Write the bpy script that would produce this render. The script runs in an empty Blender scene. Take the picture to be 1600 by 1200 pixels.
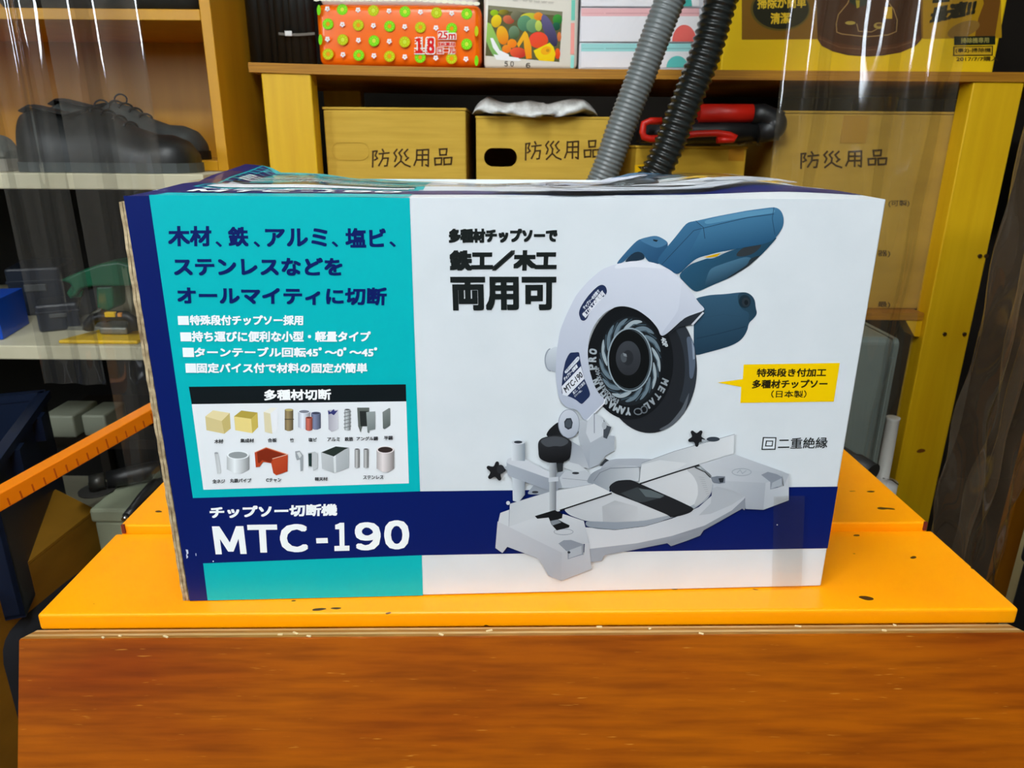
import bpy, bmesh, math, random
from mathutils import Vector, Matrix
random.seed(7)
scene = bpy.context.scene
COL = scene.collection

# ------------------------------------------------------------------ camera, light, exposure
Z0 = 0.62                                   # height of the orange lid above the floor
F_PX, PITCH, ROLL, CAM_H = 1117.249, 0.324662, 0.007683, 0.324376
CAM = Vector((0, 0, Z0 + CAM_H))
FW = Vector((0, math.cos(PITCH), -math.sin(PITCH)))
UP0 = Vector((0, math.sin(PITCH), math.cos(PITCH)))
R = math.cos(ROLL) * Vector((1, 0, 0)) + math.sin(ROLL) * UP0
UP = -math.sin(ROLL) * Vector((1, 0, 0)) + math.cos(ROLL) * UP0
cd = bpy.data.cameras.new('camera')
cd.sensor_width = 36.0
cd.lens = 36.0 * F_PX / 1600.0
cd.clip_start = 0.02
cd.dof.use_dof = True
cd.dof.focus_distance = 0.50
cd.dof.aperture_fstop = 18.0
cam = bpy.data.objects.new('camera', cd)
COL.objects.link(cam)
m3 = Matrix((R, UP, -FW)).transposed()
cam.matrix_world = Matrix.Translation(CAM) @ m3.to_4x4()
scene.camera = cam

world = bpy.data.worlds.new('world')
scene.world = world
world.use_nodes = True
world.node_tree.nodes['Background'].inputs[0].default_value = (0.8, 0.9, 1.0, 1)
world.node_tree.nodes['Background'].inputs[1].default_value = 0.15
vs = scene.view_settings
vs.view_transform = 'Standard'
vs.look = 'None'
vs.gamma = 1.0
vs.exposure = 0.0
LAMP = 21.0


def at(px, py, Y):
    """world point on the vertical plane y = Y seen at a pixel of the photograph"""
    d = FW + R * ((px - 800) / F_PX) + UP * ((600 - py) / F_PX)
    return CAM + d * (Y / d.y)


def atz(px, py, z):
    """world point at height z (relative to the lid) seen at a pixel"""
    d = FW + R * ((px - 800) / F_PX) + UP * ((600 - py) / F_PX)
    return CAM + d * ((Z0 + z - CAM.z) / d.z)


# ------------------------------------------------------------------ materials
def lin(c):
    return tuple(((v / 255.0) / 12.92 if v / 255.0 <= 0.04045 else ((v / 255.0 + 0.055) / 1.055) ** 2.4) for v in c[:3])


MATS = {}


def mat(name, c, rough=0.5, metal=0.0, spec=0.5, coat=0.0):
    if name in MATS:
        return MATS[name]
    m = bpy.data.materials.new(name)
    m.use_nodes = True
    b = m.node_tree.nodes['Principled BSDF']
    b.inputs['Base Color'].default_value = (*lin(c), 1)
    b.inputs['Roughness'].default_value = rough
    b.inputs['Metallic'].default_value = metal
    b.inputs['Specular IOR Level'].default_value = spec
    b.inputs['Coat Weight'].default_value = coat
    MATS[name] = m
    return m


def noisy(name, c1, c2, scale=(1, 1, 1), nscale=8.0, rough=0.5, bump=0.0, detail=6.0, lo=0.3, hi=0.7, spec=0.5, c3=None, dots=0.0, dotcol=(40, 20, 10), dscale=60.0, coat=0.0):
    """two-tone procedural noise in object space, optional sparse specks"""
    if name in MATS:
        return MATS[name]
    m = mat(name, c1, rough, 0.0, spec, coat)
    nt = m.node_tree
    N, L = nt.nodes, nt.links
    b = N['Principled BSDF']
    tc = N.new('ShaderNodeTexCoord')
    mp = N.new('ShaderNodeMapping')
    mp.inputs['Scale'].default_value = scale
    L.new(tc.outputs['Object'], mp.inputs['Vector'])
    nz = N.new('ShaderNodeTexNoise')
    nz.inputs['Scale'].default_value = nscale
    nz.inputs['Detail'].default_value = detail
    L.new(mp.outputs[0], nz.inputs['Vector'])
    cr = N.new('ShaderNodeValToRGB')
    cr.color_ramp.elements[0].position = lo
    cr.color_ramp.elements[1].position = hi
    cr.color_ramp.elements[0].color = (*lin(c1), 1)
    cr.color_ramp.elements[1].color = (*lin(c2), 1)
    if c3:
        e = cr.color_ramp.elements.new((lo + hi) / 2)
        e.color = (*lin(c3), 1)
    L.new(nz.outputs['Fac'], cr.inputs[0])
    out = cr.outputs[0]
    if dots:
        n2 = N.new('ShaderNodeTexNoise')
        n2.inputs['Scale'].default_value = dscale
        n2.inputs['Detail'].default_value = 1.0
        mp2 = N.new('ShaderNodeMapping')
        mp2.inputs['Scale'].default_value = (0.5, 1, 1)
        L.new(tc.outputs['Object'], mp2.inputs['Vector'])
        L.new(mp2.outputs[0], n2.inputs['Vector'])
        gt = N.new('ShaderNodeMath')
        gt.operation = 'GREATER_THAN'
        gt.inputs[1].default_value = dots
        L.new(n2.outputs['Fac'], gt.inputs[0])
        mx = N.new('ShaderNodeMix')
        mx.data_type = 'RGBA'
        L.new(gt.outputs[0], mx.inputs[0])
        L.new(out, mx.inputs[6])
        mx.inputs[7].default_value = (*lin(dotcol), 1)
        out = mx.outputs[2]
    L.new(out, b.inputs['Base Color'])
    if bump:
        bp = N.new('ShaderNodeBump')
        bp.inputs['Strength'].default_value = bump
        bp.inputs['Distance'].default_value = 0.002
        L.new(nz.outputs['Fac'], bp.inputs['Height'])
        L.new(bp.outputs[0], b.inputs['Normal'])
    return m


def ink_material(name='printed_ink', rough=0.32, spec=0.28):
    """printing ink: each polygon of the artwork carries its own ink colour"""
    if name in MATS:
        return MATS[name]
    m = mat(name, (255, 255, 255), rough, 0, spec)
    nt = m.node_tree
    a = nt.nodes.new('ShaderNodeAttribute')
    a.attribute_name = 'ink'
    nt.links.new(a.outputs['Color'], nt.nodes['Principled BSDF'].inputs['Base Color'])
    return m


def film(name, tint=(0.95, 0.95, 0.95), rough=0.08, base=0.05, gain=0.8, haze=0.06, hazecol=(200, 195, 185)):
    """clear plastic film: transparent, with a fresnel gloss and a little milky haze"""
    if name in MATS:
        return MATS[name]
    m = bpy.data.materials.new(name)
    m.use_nodes = True
    nt = m.node_tree
    N, L = nt.nodes, nt.links
    N.remove(N['Principled BSDF'])
    out = N['Material Output']
    tr = N.new('ShaderNodeBsdfTransparent')
    tr.inputs[0].default_value = (*tint, 1)
    gl = N.new('ShaderNodeBsdfGlossy')
    gl.inputs['Roughness'].default_value = rough
    gl.inputs[0].default_value = (1, 1, 1, 1)
    df = N.new('ShaderNodeBsdfDiffuse')
    df.inputs[0].default_value = (*lin(hazecol), 1)
    tl = N.new('ShaderNodeBsdfTranslucent')
    tl.inputs[0].default_value = (*lin(hazecol), 1)
    ad = N.new('ShaderNodeMixShader')
    ad.inputs[0].default_value = 0.5
    L.new(df.outputs[0], ad.inputs[1])
    L.new(tl.outputs[0], ad.inputs[2])
    m1 = N.new('ShaderNodeMixShader')
    m1.inputs[0].default_value = haze
    L.new(tr.outputs[0], m1.inputs[1])
    L.new(ad.outputs[0], m1.inputs[2])
    lw = N.new('ShaderNodeLayerWeight')
    lw.inputs['Blend'].default_value = 0.25
    ma = N.new('ShaderNodeMath')
    ma.operation = 'MULTIPLY_ADD'
    ma.inputs[1].default_value = gain
    ma.inputs[2].default_value = base
    ma.use_clamp = True
    L.new(lw.outputs['Fresnel'], ma.inputs[0])
    m2 = N.new('ShaderNodeMixShader')
    L.new(ma.outputs[0], m2.inputs[0])
    L.new(m1.outputs[0], m2.inputs[1])
    L.new(gl.outputs[0], m2.inputs[2])
    L.new(m2.outputs[0], out.inputs['Surface'])
    MATS[name] = m
    return m


# ------------------------------------------------------------------ object helpers
def thing(name, label, cat, loc=(0, 0, 0), rotz=0.0, group=None):
    o = bpy.data.objects.new(name, None)
    o.empty_display_size = 0.05
    COL.objects.link(o)
    o.location = loc
    o.rotation_euler = (0, 0, rotz)
    o['label'] = label
    o['category'] = cat
    if group:
        o['group'] = group
    return o


def tag(o, label, cat, group=None):
    o['label'] = label
    o['category'] = cat
    if group:
        o['group'] = group
    return o


class MB:
    """collects shapes and links them as ONE mesh object"""

    def __init__(self):
        self.bm = bmesh.new()

    def box(self, lo, hi, rot=None, about=None, bevel=0.0, seg=2, mi=0):
        lo, hi = Vector(lo), Vector(hi)
        g = bmesh.ops.create_cube(self.bm, size=1.0)
        vs_ = g['verts']
        c = (lo + hi) / 2
        s = hi - lo
        for v in vs_:
            v.co = Vector((v.co.x * s.x, v.co.y * s.y, v.co.z * s.z)) + c
        fs = {f for v in vs_ for f in v.link_faces}
        for f in fs:
            f.material_index = mi
        if bevel:
            es = {e for v in vs_ for e in v.link_edges}
            r = bmesh.ops.bevel(self.bm, geom=list(es), offset=bevel, segments=seg, profile=0.5, affect='EDGES')
            vs_ = list({v for f in r['faces'] for v in f.verts} | {v for v in vs_ if v.is_valid})
            for f in r['faces']:
                f.material_index = mi
        if rot:
            about = Vector(about) if about is not None else c
            for v in vs_:
                v.co = rot @ (v.co - about) + about
        return vs_

    def face(self, pts, mi=0):
        f = self.bm.faces.new([self.bm.verts.new(p) for p in pts])
        f.material_index = mi
        return f

    def hexa(self, a, b, mi=0):
        """solid between two loops of equal length"""
        va = [self.bm.verts.new(p) for p in a]
        vb = [self.bm.verts.new(p) for p in b]
        n = len(a)
        fs = [self.bm.faces.new(va[::-1]), self.bm.faces.new(vb)]
        for i in range(n):
            fs.append(self.bm.faces.new((va[i], va[(i + 1) % n], vb[(i + 1) % n], vb[i])))
        for f in fs:
            f.material_index = mi
        return va + vb

    def prism(self, poly, axis, lo, hi, mi=0):
        """2-D outline swept along axis ('x','y','z')"""
        def p3(p, t):
            return {'x': (t, p[0], p[1]), 'y': (p[0], t, p[1]), 'z': (p[0], p[1], t)}[axis]
        return self.hexa([p3(p, lo) for p in poly], [p3(p, hi) for p in poly], mi)

    def tube(self, path, rad, seg=16, caps=True, mi=0):
        """tube along a list of points; rad is a number or a list"""
        pts = [Vector(p) for p in path]
        n = len(pts)
        rings = []
        side = None
        for i, p in enumerate(pts):
            t = (pts[min(i + 1, n - 1)] - pts[max(i - 1, 0)])
            t = t.normalized() if t.length > 1e-9 else Vector((0, 0, 1))
            if side is None:
                side = t.cross(Vector((0, 0, 1)))
                if side.length < 1e-3:
                    side = t.cross(Vector((1, 0, 0)))
                side.normalize()
            else:
                side = (side - t * side.dot(t)).normalized()
            up = side.cross(t)
            r = rad[i] if isinstance(rad, (list, tuple)) else rad
            rings.append([self.bm.verts.new(p + (side * math.cos(2 * math.pi * k / seg) + up * math.sin(2 * math.pi * k / seg)) * r) for k in range(seg)])
        for a, b in zip(rings, rings[1:]):
            for k in range(seg):
                f = self.bm.faces.new((a[k], a[(k + 1) % seg], b[(k + 1) % seg], b[k]))
                f.material_index = mi
                f.smooth = True
        if caps:
            for r in (rings[0][::-1], rings[-1]):
                self.bm.faces.new(r).material_index = mi
        return [v for r in rings for v in r]

    def ball(self, c, r, rot=None, u=20, v=12, mi=0):
        g = bmesh.ops.create_uvsphere(self.bm, u_segments=u, v_segments=v, radius=1.0)
        r = Vector(r) if not isinstance(r, (int, float)) else Vector((r, r, r))
        for w in g['verts']:
            q = Vector((w.co.x * r.x, w.co.y * r.y, w.co.z * r.z))
            if rot:
                q = rot @ q
            w.co = q + Vector(c)
        for f in {f for w in g['verts'] for f in w.link_faces}:
            f.material_index = mi
            f.smooth = True
        return g['verts']

    def loft(self, rings, closed=True, caps=True, smooth=True, mi=0):
        vr = [[self.bm.verts.new(p) for p in r] for r in rings]
        n = len(vr[0])
        for a, b in zip(vr, vr[1:]):
            for k in range(n if closed else n - 1):
                f = self.bm.faces.new((a[k], a[(k + 1) % n], b[(k + 1) % n], b[k]))
                f.smooth = smooth
                f.material_index = mi
        if caps and closed:
            self.bm.faces.new(vr[0][::-1]).material_index = mi
            self.bm.faces.new(vr[-1]).material_index = mi

    def build(self, name, mats, parent=None, recalc=True, smooth=None, loc=None):
        if recalc:
            bmesh.ops.recalc_face_normals(self.bm, faces=self.bm.faces[:])
        if smooth:
            for f in self.bm.faces:
                f.smooth = True
        me = bpy.data.meshes.new(name)
        if loc is not None:
            bmesh.ops.translate(self.bm, verts=self.bm.verts[:], vec=-Vector(loc))
        self.bm.to_mesh(me)
        self.bm.free()
        for m in (mats if isinstance(mats, (list, tuple)) else [mats]):
            me.materials.append(m)
        o = bpy.data.objects.new(name, me)
        COL.objects.link(o)
        if loc is not None:
            o.location = loc
        if parent:
            o.parent = parent
        return o


def rotz(a):
    return Matrix.Rotation(a, 3, 'Z')


# ------------------------------------------------------------------ lettering
_TXT = {}


def glyphs(s):
    """outline of a string as triangles, scaled to the unit square"""
    if s in _TXT:
        return _TXT[s]
    cu = bpy.data.curves.new('t', 'FONT')
    cu.body = s
    cu.size = 1.0
    cu.resolution_u = 3
    o = bpy.data.objects.new('t', cu)
    COL.objects.link(o)
    dg = bpy.context.evaluated_depsgraph_get()
    dg.update()
    me = bpy.data.meshes.new_from_object(o.evaluated_get(dg))
    vv = [(v.co.x, v.co.y) for v in me.vertices]
    ff = [tuple(p.vertices) for p in me.polygons]
    bpy.data.objects.remove(o)
    bpy.data.curves.remove(cu)
    bpy.data.meshes.remove(me)
    if not vv:
        _TXT[s] = ([], [], 1.0)
        return _TXT[s]
    x0, x1 = min(v[0] for v in vv), max(v[0] for v in vv)
    y0, y1 = min(v[1] for v in vv), max(v[1] for v in vv)
    vv = [((x - x0) / (x1 - x0), (y - y0) / max(y1 - y0, 1e-6)) for x, y in vv]
    _TXT[s] = (vv, ff, (x1 - x0) / max(y1 - y0, 1e-6))
    return _TXT[s]


class Art:
    """flat printed artwork: coloured polygons stacked a few microns apart on a real face.
    to2d maps photo pixels to the face, to3d maps face coordinates + layer height to local space"""

    def __init__(self, to2d, to3d, gain=1.2, start=1, step=8e-6, split=None):
        self.to2d, self.to3d, self.gain, self.k, self.step, self.split = to2d, to3d, gain, start, step, split
        self.bm = bmesh.new()
        self.cl = self.bm.loops.layers.float_color.new('ink')
        self.T = lambda x, y: (x, y)

    def frame(self, x0, y0, s):
        self.T = lambda x, y: (x0 + x / s, y0 + y / s)

    def ink(self, c):
        return tuple(min(0.92, v * self.gain) for v in lin(c)) + (1.0,)

    def _face(self, uv, h, cols):
        area = sum(uv[i][0] * uv[(i + 1) % len(uv)][1] - uv[(i + 1) % len(uv)][0] * uv[i][1] for i in range(len(uv)))
        if area < 0:
            uv, cols = uv[::-1], cols[::-1]
        try:
            f = self.bm.faces.new([self.bm.verts.new(self.to3d(u, v, h)) for u, v in uv])
        except ValueError:
            return
        for l, c in zip(f.loops, cols):
            l[self.cl] = c

    def poly(self, pts, c, c2=None, a=None, b=None):
        """one polygon; with c2 a printed blend from c at point a to c2 at point b"""
        self.k += 1
        px = [self.T(*p) for p in pts]
        uv = [self.to2d(*p) for p in px]
        if c2 is None:
            cols = [self.ink(c)] * len(uv)
        else:
            A, B = self.T(*a), self.T(*b)
            d = (B[0] - A[0], B[1] - A[1])
            L2 = d[0] ** 2 + d[1] ** 2
            cols = []
            i1, i2 = self.ink(c), self.ink(c2)
            for p in px:
                t = max(0, min(1, ((p[0] - A[0]) * d[0] + (p[1] - A[1]) * d[1]) / L2))
                cols.append(tuple(x + (y - x) * t for x, y in zip(i1, i2)))
        self._face(uv, self.k * self.step, cols)

    def spoly(self, pts, *a, **kw):
        """polygon with its corners rounded off"""
        if len(pts) >= 6:
            for _ in range(2):
                q = []
                for p, r in zip(pts, pts[1:] + pts[:1]):
                    L = math.hypot(r[0] - p[0], r[1] - p[1])
                    t = min(0.25, 14.0 / max(L, 1e-6))
                    q += [(p[0] + (r[0] - p[0]) * t, p[1] + (r[1] - p[1]) * t), (p[0] + (r[0] - p[0]) * (1 - t), p[1] + (r[1] - p[1]) * (1 - t))]
                pts = q
        self.poly(pts, *a, **kw)

    def ellipse(self, cx, cy, rx, ry, c, rot=0.0, n=48, **kw):
        self.poly(self.ell(cx, cy, rx, ry, rot, n), c, **kw)

    @staticmethod
    def ell(cx, cy, rx, ry, rot=0.0, n=48, a0=0.0, a1=2 * math.pi):
        out = []
        full = abs(a1 - a0 - 2 * math.pi) < 1e-6
        for i in range(n):
            t = a0 + (a1 - a0) * i / (n if full else n - 1)
            x, y = rx * math.cos(t), ry * math.sin(t)
            out.append((cx + x * math.cos(rot) - y * math.sin(rot), cy + x * math.sin(rot) + y * math.cos(rot)))
        return out

    def arc(self, cx, cy, rx, ry, w, c, a0=0.0, a1=2 * math.pi, rot=0.0, n=40):
        o = self.ell(cx, cy, rx, ry, rot, n, a0, a1 - 1e-4 if abs(a1 - a0 - 2 * math.pi) < 1e-6 else a1)
        i = self.ell(cx, cy, rx - w, ry - w, rot, n, a0, a1 - 1e-4 if abs(a1 - a0 - 2 * math.pi) < 1e-6 else a1)
        self.k += 1
        col = self.ink(c)
        for j in range(n - 1):
            q = [o[j], o[j + 1], i[j + 1], i[j]]
            self._face([self.to2d(*self.T(*p)) for p in q], self.k * self.step, [col] * 4)

    def line(self, pts, w, c):
        """a stroke of even width through points"""
        self.k += 1
        col = self.ink(c)
        for (x0, y0), (x1, y1) in zip(pts, pts[1:]):
            L = math.hypot(x1 - x0, y1 - y0) or 1
            dx, dy = (x1 - x0) / L, (y1 - y0) / L
            e = w * 0.35
            x0e, y0e, x1e, y1e = x0 - dx * e, y0 - dy * e, x1 + dx * e, y1 + dy * e
            nx, ny = -dy * w / 2, dx * w / 2
            q = [(x0e + nx, y0e + ny), (x1e + nx, y1e + ny), (x1e - nx, y1e - ny), (x0e - nx, y0e - ny)]
            self.k += 0.25
            self._face([self.to2d(*self.T(*p)) for p in q], self.k * self.step, [col] * 4)

    def text(self, s, bl, br, tl, c, bold=0.0, n=8):
        """a string fitted into the parallelogram bottom-left, bottom-right, top-left"""
        vv, ff, asp = glyphs(s)
        if not vv:
            return
        P, Q, S = (self.to2d(*self.T(*p)) for p in (bl, br, tl))
        W = math.hypot(Q[0] - P[0], Q[1] - P[1])
        H = math.hypot(S[0] - P[0], S[1] - P[1])
        bx, by = bold * H / W, bold
        col = self.ink(c)
        sh = [(0, 0)]
        if bold:                           # square pen, so that stroke ends stay crisp
            sh += [(-.9, -.9), (.9, -.9), (-.9, .9), (.9, .9)] + ([(-.9, 0), (.9, 0), (0, -.9), (0, .9)] if n > 4 else [])
        self.k += 1
        for sx, sy in sh:
            self.k += 0.25
            h = self.k * self.step
            vs_ = []
            for x, y in vv:
                x = bx + x * (1 - 2 * bx) + sx * bx
                y = by + y * (1 - 2 * by) + sy * by
                vs_.append(self.bm.verts.new(self.to3d(P[0] + (Q[0] - P[0]) * x + (S[0] - P[0]) * y, P[1] + (Q[1] - P[1]) * x + (S[1] - P[1]) * y, h)))
            for f in ff:
                try:
                    nf = self.bm.faces.new([vs_[i] for i in f])
                except ValueError:
                    continue
                for l in nf.loops:
                    l[self.cl] = col

    def build(self, name, parent=None, material=None):
        if self.split:                      # cut along the facets of a warped sheet, then drape
            (du, nu), (dv, nv), drape = self.split
            bmesh.ops.triangulate(self.bm, faces=[f for f in self.bm.faces if len(f.verts) > 4])
            for n_, d_, ax in ((nu, du, 0), (nv, dv, 1)):
                for i in range(1, n_):
                    c = i * d_
                    fs = [f for f in self.bm.faces if min(v.co[ax] for v in f.verts) < c - 1e-7 and max(v.co[ax] for v in f.verts) > c + 1e-7]
                    if fs:
                        g = set(fs) | {e for f in fs for e in f.edges} | {v for f in fs for v in f.verts}
                        bmesh.ops.bisect_plane(self.bm, geom=list(g), plane_co=(c, c, 0), plane_no=(1 - ax, ax, 0), dist=1e-7)
            for v in self.bm.verts:
                v.co = Vector(drape(*v.co))
        me = bpy.data.meshes.new(name)
        self.bm.to_mesh(me)
        self.bm.free()
        me.materials.append(material or ink_material())
        o = bpy.data.objects.new(name, me)
        COL.objects.link(o)
        if parent:
            o.parent = parent
        return o


def flat_art(Y, origin, gain=1.2, step=2e-5, off=2e-4, **kw):
    """artwork on a face that looks along -y at depth Y; local space has its origin at `origin`"""
    o = Vector(origin)
    def to2d(px, py):
        p = at(px, py, Y)
        return p.x, p.z
    def to3d(u, v, h):
        return (u - o.x, Y - off - h - o.y, v - o.z)
    return Art(to2d, to3d, gain=gain, step=step, **kw)


# marker-pen characters, drawn stroke by stroke in a unit square (y up)
PEN = {
    '防': [[(.05, .9), (.3, .93), (.2, .66), (.32, .5), (.16, .4)], [(.07, .9), (.05, .0)],
          [(.6, 1.02), (.67, .88)], [(.42, .76), (.98, .82)], [(.64, .78), (.6, .45), (.4, .08)], [(.6, .5), (.93, .52), (.86, .08), (.72, .06)]],
    '災': [[(.25, 1), (.08, .78), (.22, .56)], [(.55, 1), (.36, .78), (.5, .56)], [(.86, 1), (.66, .78), (.8, .56)],
          [(.2, .5), (.12, .3)], [(.9, .52), (.74, .36)], [(.5, .6), (.46, .32), (.12, .0)], [(.48, .32), (.7, .12), (1.0, .0)]],
    '用': [[(.2, .95), (.18, .4), (.04, .05)], [(.2, .92), (.86, .97), (.84, .0), (.7, .08)], [(.2, .64), (.85, .66)], [(.2, .36), (.84, .38)], [(.52, .94), (.5, .02)]],
    '品': [[(.3, .97), (.33, .6)], [(.3, .95), (.72, .98), (.68, .62)], [(.33, .62), (.68, .64)],
          [(.03, .45), (.06, .04)], [(.03, .43), (.43, .46), (.4, .07)], [(.06, .07), (.4, .09)],
          [(.55, .46), (.57, .05)], [(.55, .45), (1.0, .48), (.95, .08)], [(.57, .08), (.95, .1)]],
}


def pen_text(art, s, bl, br, h, w, c):
    n = len(s)
    for i, ch in enumerate(s):
        cw = (br[0] - bl[0]) / (n + (n - 1) * 0.18)
        x0 = bl[0] + i * cw * 1.18
        y0 = bl[1] + (br[1] - bl[1]) * i / (n - 1)
        for st in PEN[ch]:
            art.line([(x0 + x * cw, y0 - y * h) for x, y in st], w, c)


# ------------------------------------------------------------------ shared materials
KRAFT = noisy('kraft_cardboard', (198, 160, 56), (212, 174, 68), (1, 1, 14), 9, 0.75, 0.05, spec=0.25)
KRAFT_Y = noisy('yellow_cardboard', (196, 152, 34), (208, 166, 48), (1, 1, 8), 6, 0.7, 0.03, spec=0.25)
KRAFT_D = noisy('old_cardboard', (172, 136, 50), (194, 156, 60), (1, 1, 3), 7, 0.75, 0.05, spec=0.25)
PINE = noisy('varnished_pine', (222, 170, 8), (238, 192, 24), (9, 9, 0.7), 5, 0.42, 0.03, c3=(230, 182, 14), dots=0.78, dotcol=(120, 66, 14), dscale=22)
PLYEDGE = noisy('plywood_shelf_edge', (150, 96, 6), (196, 136, 20), (1, 1, 60), 8, 0.6, 0.1)
CABINET = noisy('yellow_veneer', (204, 144, 12), (216, 156, 22), (6, 6, 0.6), 5, 0.45, 0.02)
DARKVENEER = CABINET
BLACKP = mat('black_plastic', (22, 23, 24), 0.42)
BLACKR = mat('black_rubber', (26, 27, 28), 0.55)
CREAM = noisy('cream_paint', (196, 190, 160), (212, 206, 178), (1, 1, 1), 12, 0.6)
ORANGE = noisy('orange_enamel', (252, 154, 0), (254, 160, 0), (1, 1, 1), 14, 0.34, 0.0, dots=0.755, dotcol=(70, 40, 12), dscale=90, coat=0.0, spec=0.35)
STEEL = mat('bright_steel', (190, 194, 198), 0.25, 1.0)
WHITEP = mat('white_plastic', (226, 228, 226), 0.45)
PEN_INK = (58, 40, 18)

# ------------------------------------------------------------------ the setting
def structure(name, mb, m):
    o = mb.build(name, m)
    o['kind'] = 'structure'
    return o


FLOORM = noisy('worn_concrete', (48, 42, 34), (66, 58, 48), (1, 1, 1), 5, 0.8, 0.1)
WALLM = noisy('dark_wall_board', (34, 29, 23), (44, 37, 29), (1, 1, 1), 3, 0.85)
WALLL = noisy('painted_wall', (104, 98, 88), (114, 106, 96), (1, 1, 1), 3, 0.85)
X0, X1, Y0, Y1, ZC = -1.9, 1.9, -2.2, 1.95, 2.45
b = MB(); b.box((X0, Y0, -0.1), (X1, Y1, 0)); structure('floor', b, FLOORM)
b = MB(); b.box((X0, Y0, ZC), (X1, Y1, ZC + 0.1)); structure('ceiling', b, WALLL)
b = MB(); b.box((X0, Y1, 0), (X1, Y1 + 0.1, ZC)); structure('wall_back', b, WALLM)
b = MB(); b.box((X0 - 0.1, Y0, 0), (X0, Y1, ZC)); structure('wall_left', b, WALLM)
b = MB(); b.box((X1, Y0, 0), (X1 + 0.1, Y1, ZC)); structure('wall_right', b, WALLM)
b = MB(); b.box((X0, Y0 - 0.1, 0), (X1, Y0, ZC)); structure('wall_front', b, WALLL)

EMIT = bpy.data.materials.new('fluorescent_tube')
EMIT.use_nodes = True
_b = EMIT.node_tree.nodes['Principled BSDF']
_b.inputs['Base Color'].default_value = (0.9, 0.9, 0.9, 1)
_b.inputs['Emission Color'].default_value = (0.93, 0.98, 1.0, 1)
_b.inputs['Emission Strength'].default_value = LAMP


def ceiling_lamp(x, y, label, length=1.2, drop=0.0, along='x', w=0.22):
    z = ZC - drop
    t = thing('ceiling_light', label, 'light', (x, y, z), 0 if along == 'x' else math.pi / 2, 'fluorescent fittings on the ceiling')
    L = length / 2
    b = MB(); b.box((-L, -w / 2 - 0.02, -0.05), (L, w / 2 + 0.02, 0 if not drop else 0.02)); b.build('housing', WHITEP, t)
    b = MB(); b.box((-L + 0.02, -w / 2, -0.075), (L - 0.02, w / 2, -0.0505)); b.build('diffuser', EMIT, t)
    if drop:
        for sx in (-1, 1):
            b = MB(); b.tube([(sx * L * 0.7, 0, 0.02), (sx * L * 0.7, 0, drop)], 0.004, 8); b.build('hanger', STEEL, t)
    return t


ceiling_lamp(-0.10, 0.0, 'hanging fluorescent light running lengthwise above the photographer', 1.2, 0.45, 'y')
ceiling_lamp(-0.85, -1.6, 'left fluorescent light on the ceiling behind the photographer', 1.25, w=0.36)
ceiling_lamp(0.55, -1.6, 'right fluorescent light on the ceiling behind the photographer', 1.25, w=0.36)

# daylight window in the left wall, behind the photographer
DAY = bpy.data.materials.new('daylight_pane')
DAY.use_nodes = True
_b = DAY.node_tree.nodes['Principled BSDF']
_b.inputs['Base Color'].default_value = (0.5, 0.5, 0.5, 1)
_b.inputs['Roughness'].default_value = 0.2
_b.inputs['Emission Color'].default_value = (0.84, 0.93, 1.0, 1)
_b.inputs['Emission Strength'].default_value = 26.0
win = bpy.data.objects.new('window_1', None)
COL.objects.link(win)
win.location = (X0, -1.25, 1.62)
win['kind'] = 'structure'
b = MB(); b.box((0.004, -0.42, -0.36), (0.012, 0.42, 0.36)); b.build('window_pane', DAY, win)
for lo, hi in (((0, -0.46, -0.40), (0.03, -0.42, 0.40)), ((0, 0.42, -0.40), (0.03, 0.46, 0.40)), ((0, -0.42, -0.40), (0.03, 0.42, -0.36)), ((0, -0.42, 0.36), (0.03, 0.42, 0.40)), ((0.012, -0.015, -0.36), (0.026, 0.015, 0.36))):
    b = MB(); b.box(lo, hi); b.build('window_frame', mat('window_frame_paint', (120, 116, 108), 0.5), win)

# ------------------------------------------------------------------ orange chest and plywood board
LYAW = 0.022225
LID_O = Vector((-0.3413, 0.4343, Z0))
LW, LD = 0.7192, 0.1133
chest = thing('tool_chest', 'orange enamelled steel tool chest whose lid carries the printed carton', 'tool chest', (LID_O.x, LID_O.y, 0), LYAW)
b = MB(); b.box((0.012, 0.010, 0.03), (LW - 0.012, 0.43, Z0 - 0.016), bevel=0.004); b.build('chest_body', ORANGE, chest)
b = MB()
b.box((0, 0, Z0 - 0.0135), (LW, LD, Z0), bevel=0.0022, seg=3)
b.build('front_lid', ORANGE, chest)
b = MB()
b.box((0.004, LD + 0.001, Z0 - 0.012), (LW - 0.004, 0.440, Z0 + 0.0075), bevel=0.0018, seg=3)
b.build('rear_lid', ORANGE, chest)
RUST = mat('rust_gap', (96, 22, 6), 0.7)
for s in (0.004, LW - 0.010):
    b = MB(); b.box((s + 0.002, LD - 0.0008, Z0 + 0.0005), (s + 0.0045, LD + 0.0012, Z0 + 0.0085)); b.build('corner_seam', RUST, chest)
for sx in (0.04, LW - 0.08):
    for sy in (0.03, 0.38):
        b = MB(); b.box((sx, sy, 0), (sx + 0.04, sy + 0.04, 0.03)); b.build('foot', BLACKR, chest)

# plywood board leaning against the chest
BTH = math.radians(19.5)
pl = at(30, 999, 0.412); pr = at(1606, 989, 0.426)
ex = Vector((pr.x - pl.x, pr.y - pl.y, 0)).normalized()
dn = Vector((0, -math.sin(BTH), -math.cos(BTH)))
dn = (dn - ex * dn.dot(ex)).normalized()
nr = ex.cross(dn).normalized()
if nr.y < 0:
    nr = -nr
THK = 0.0195
BL_ = (pl.z) / -dn.z
zmid = (pl.z + pr.z) / 2


def board_pt(s, d, n):
    return pl + (pr - pl) * s + dn * d + nr * n


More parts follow.
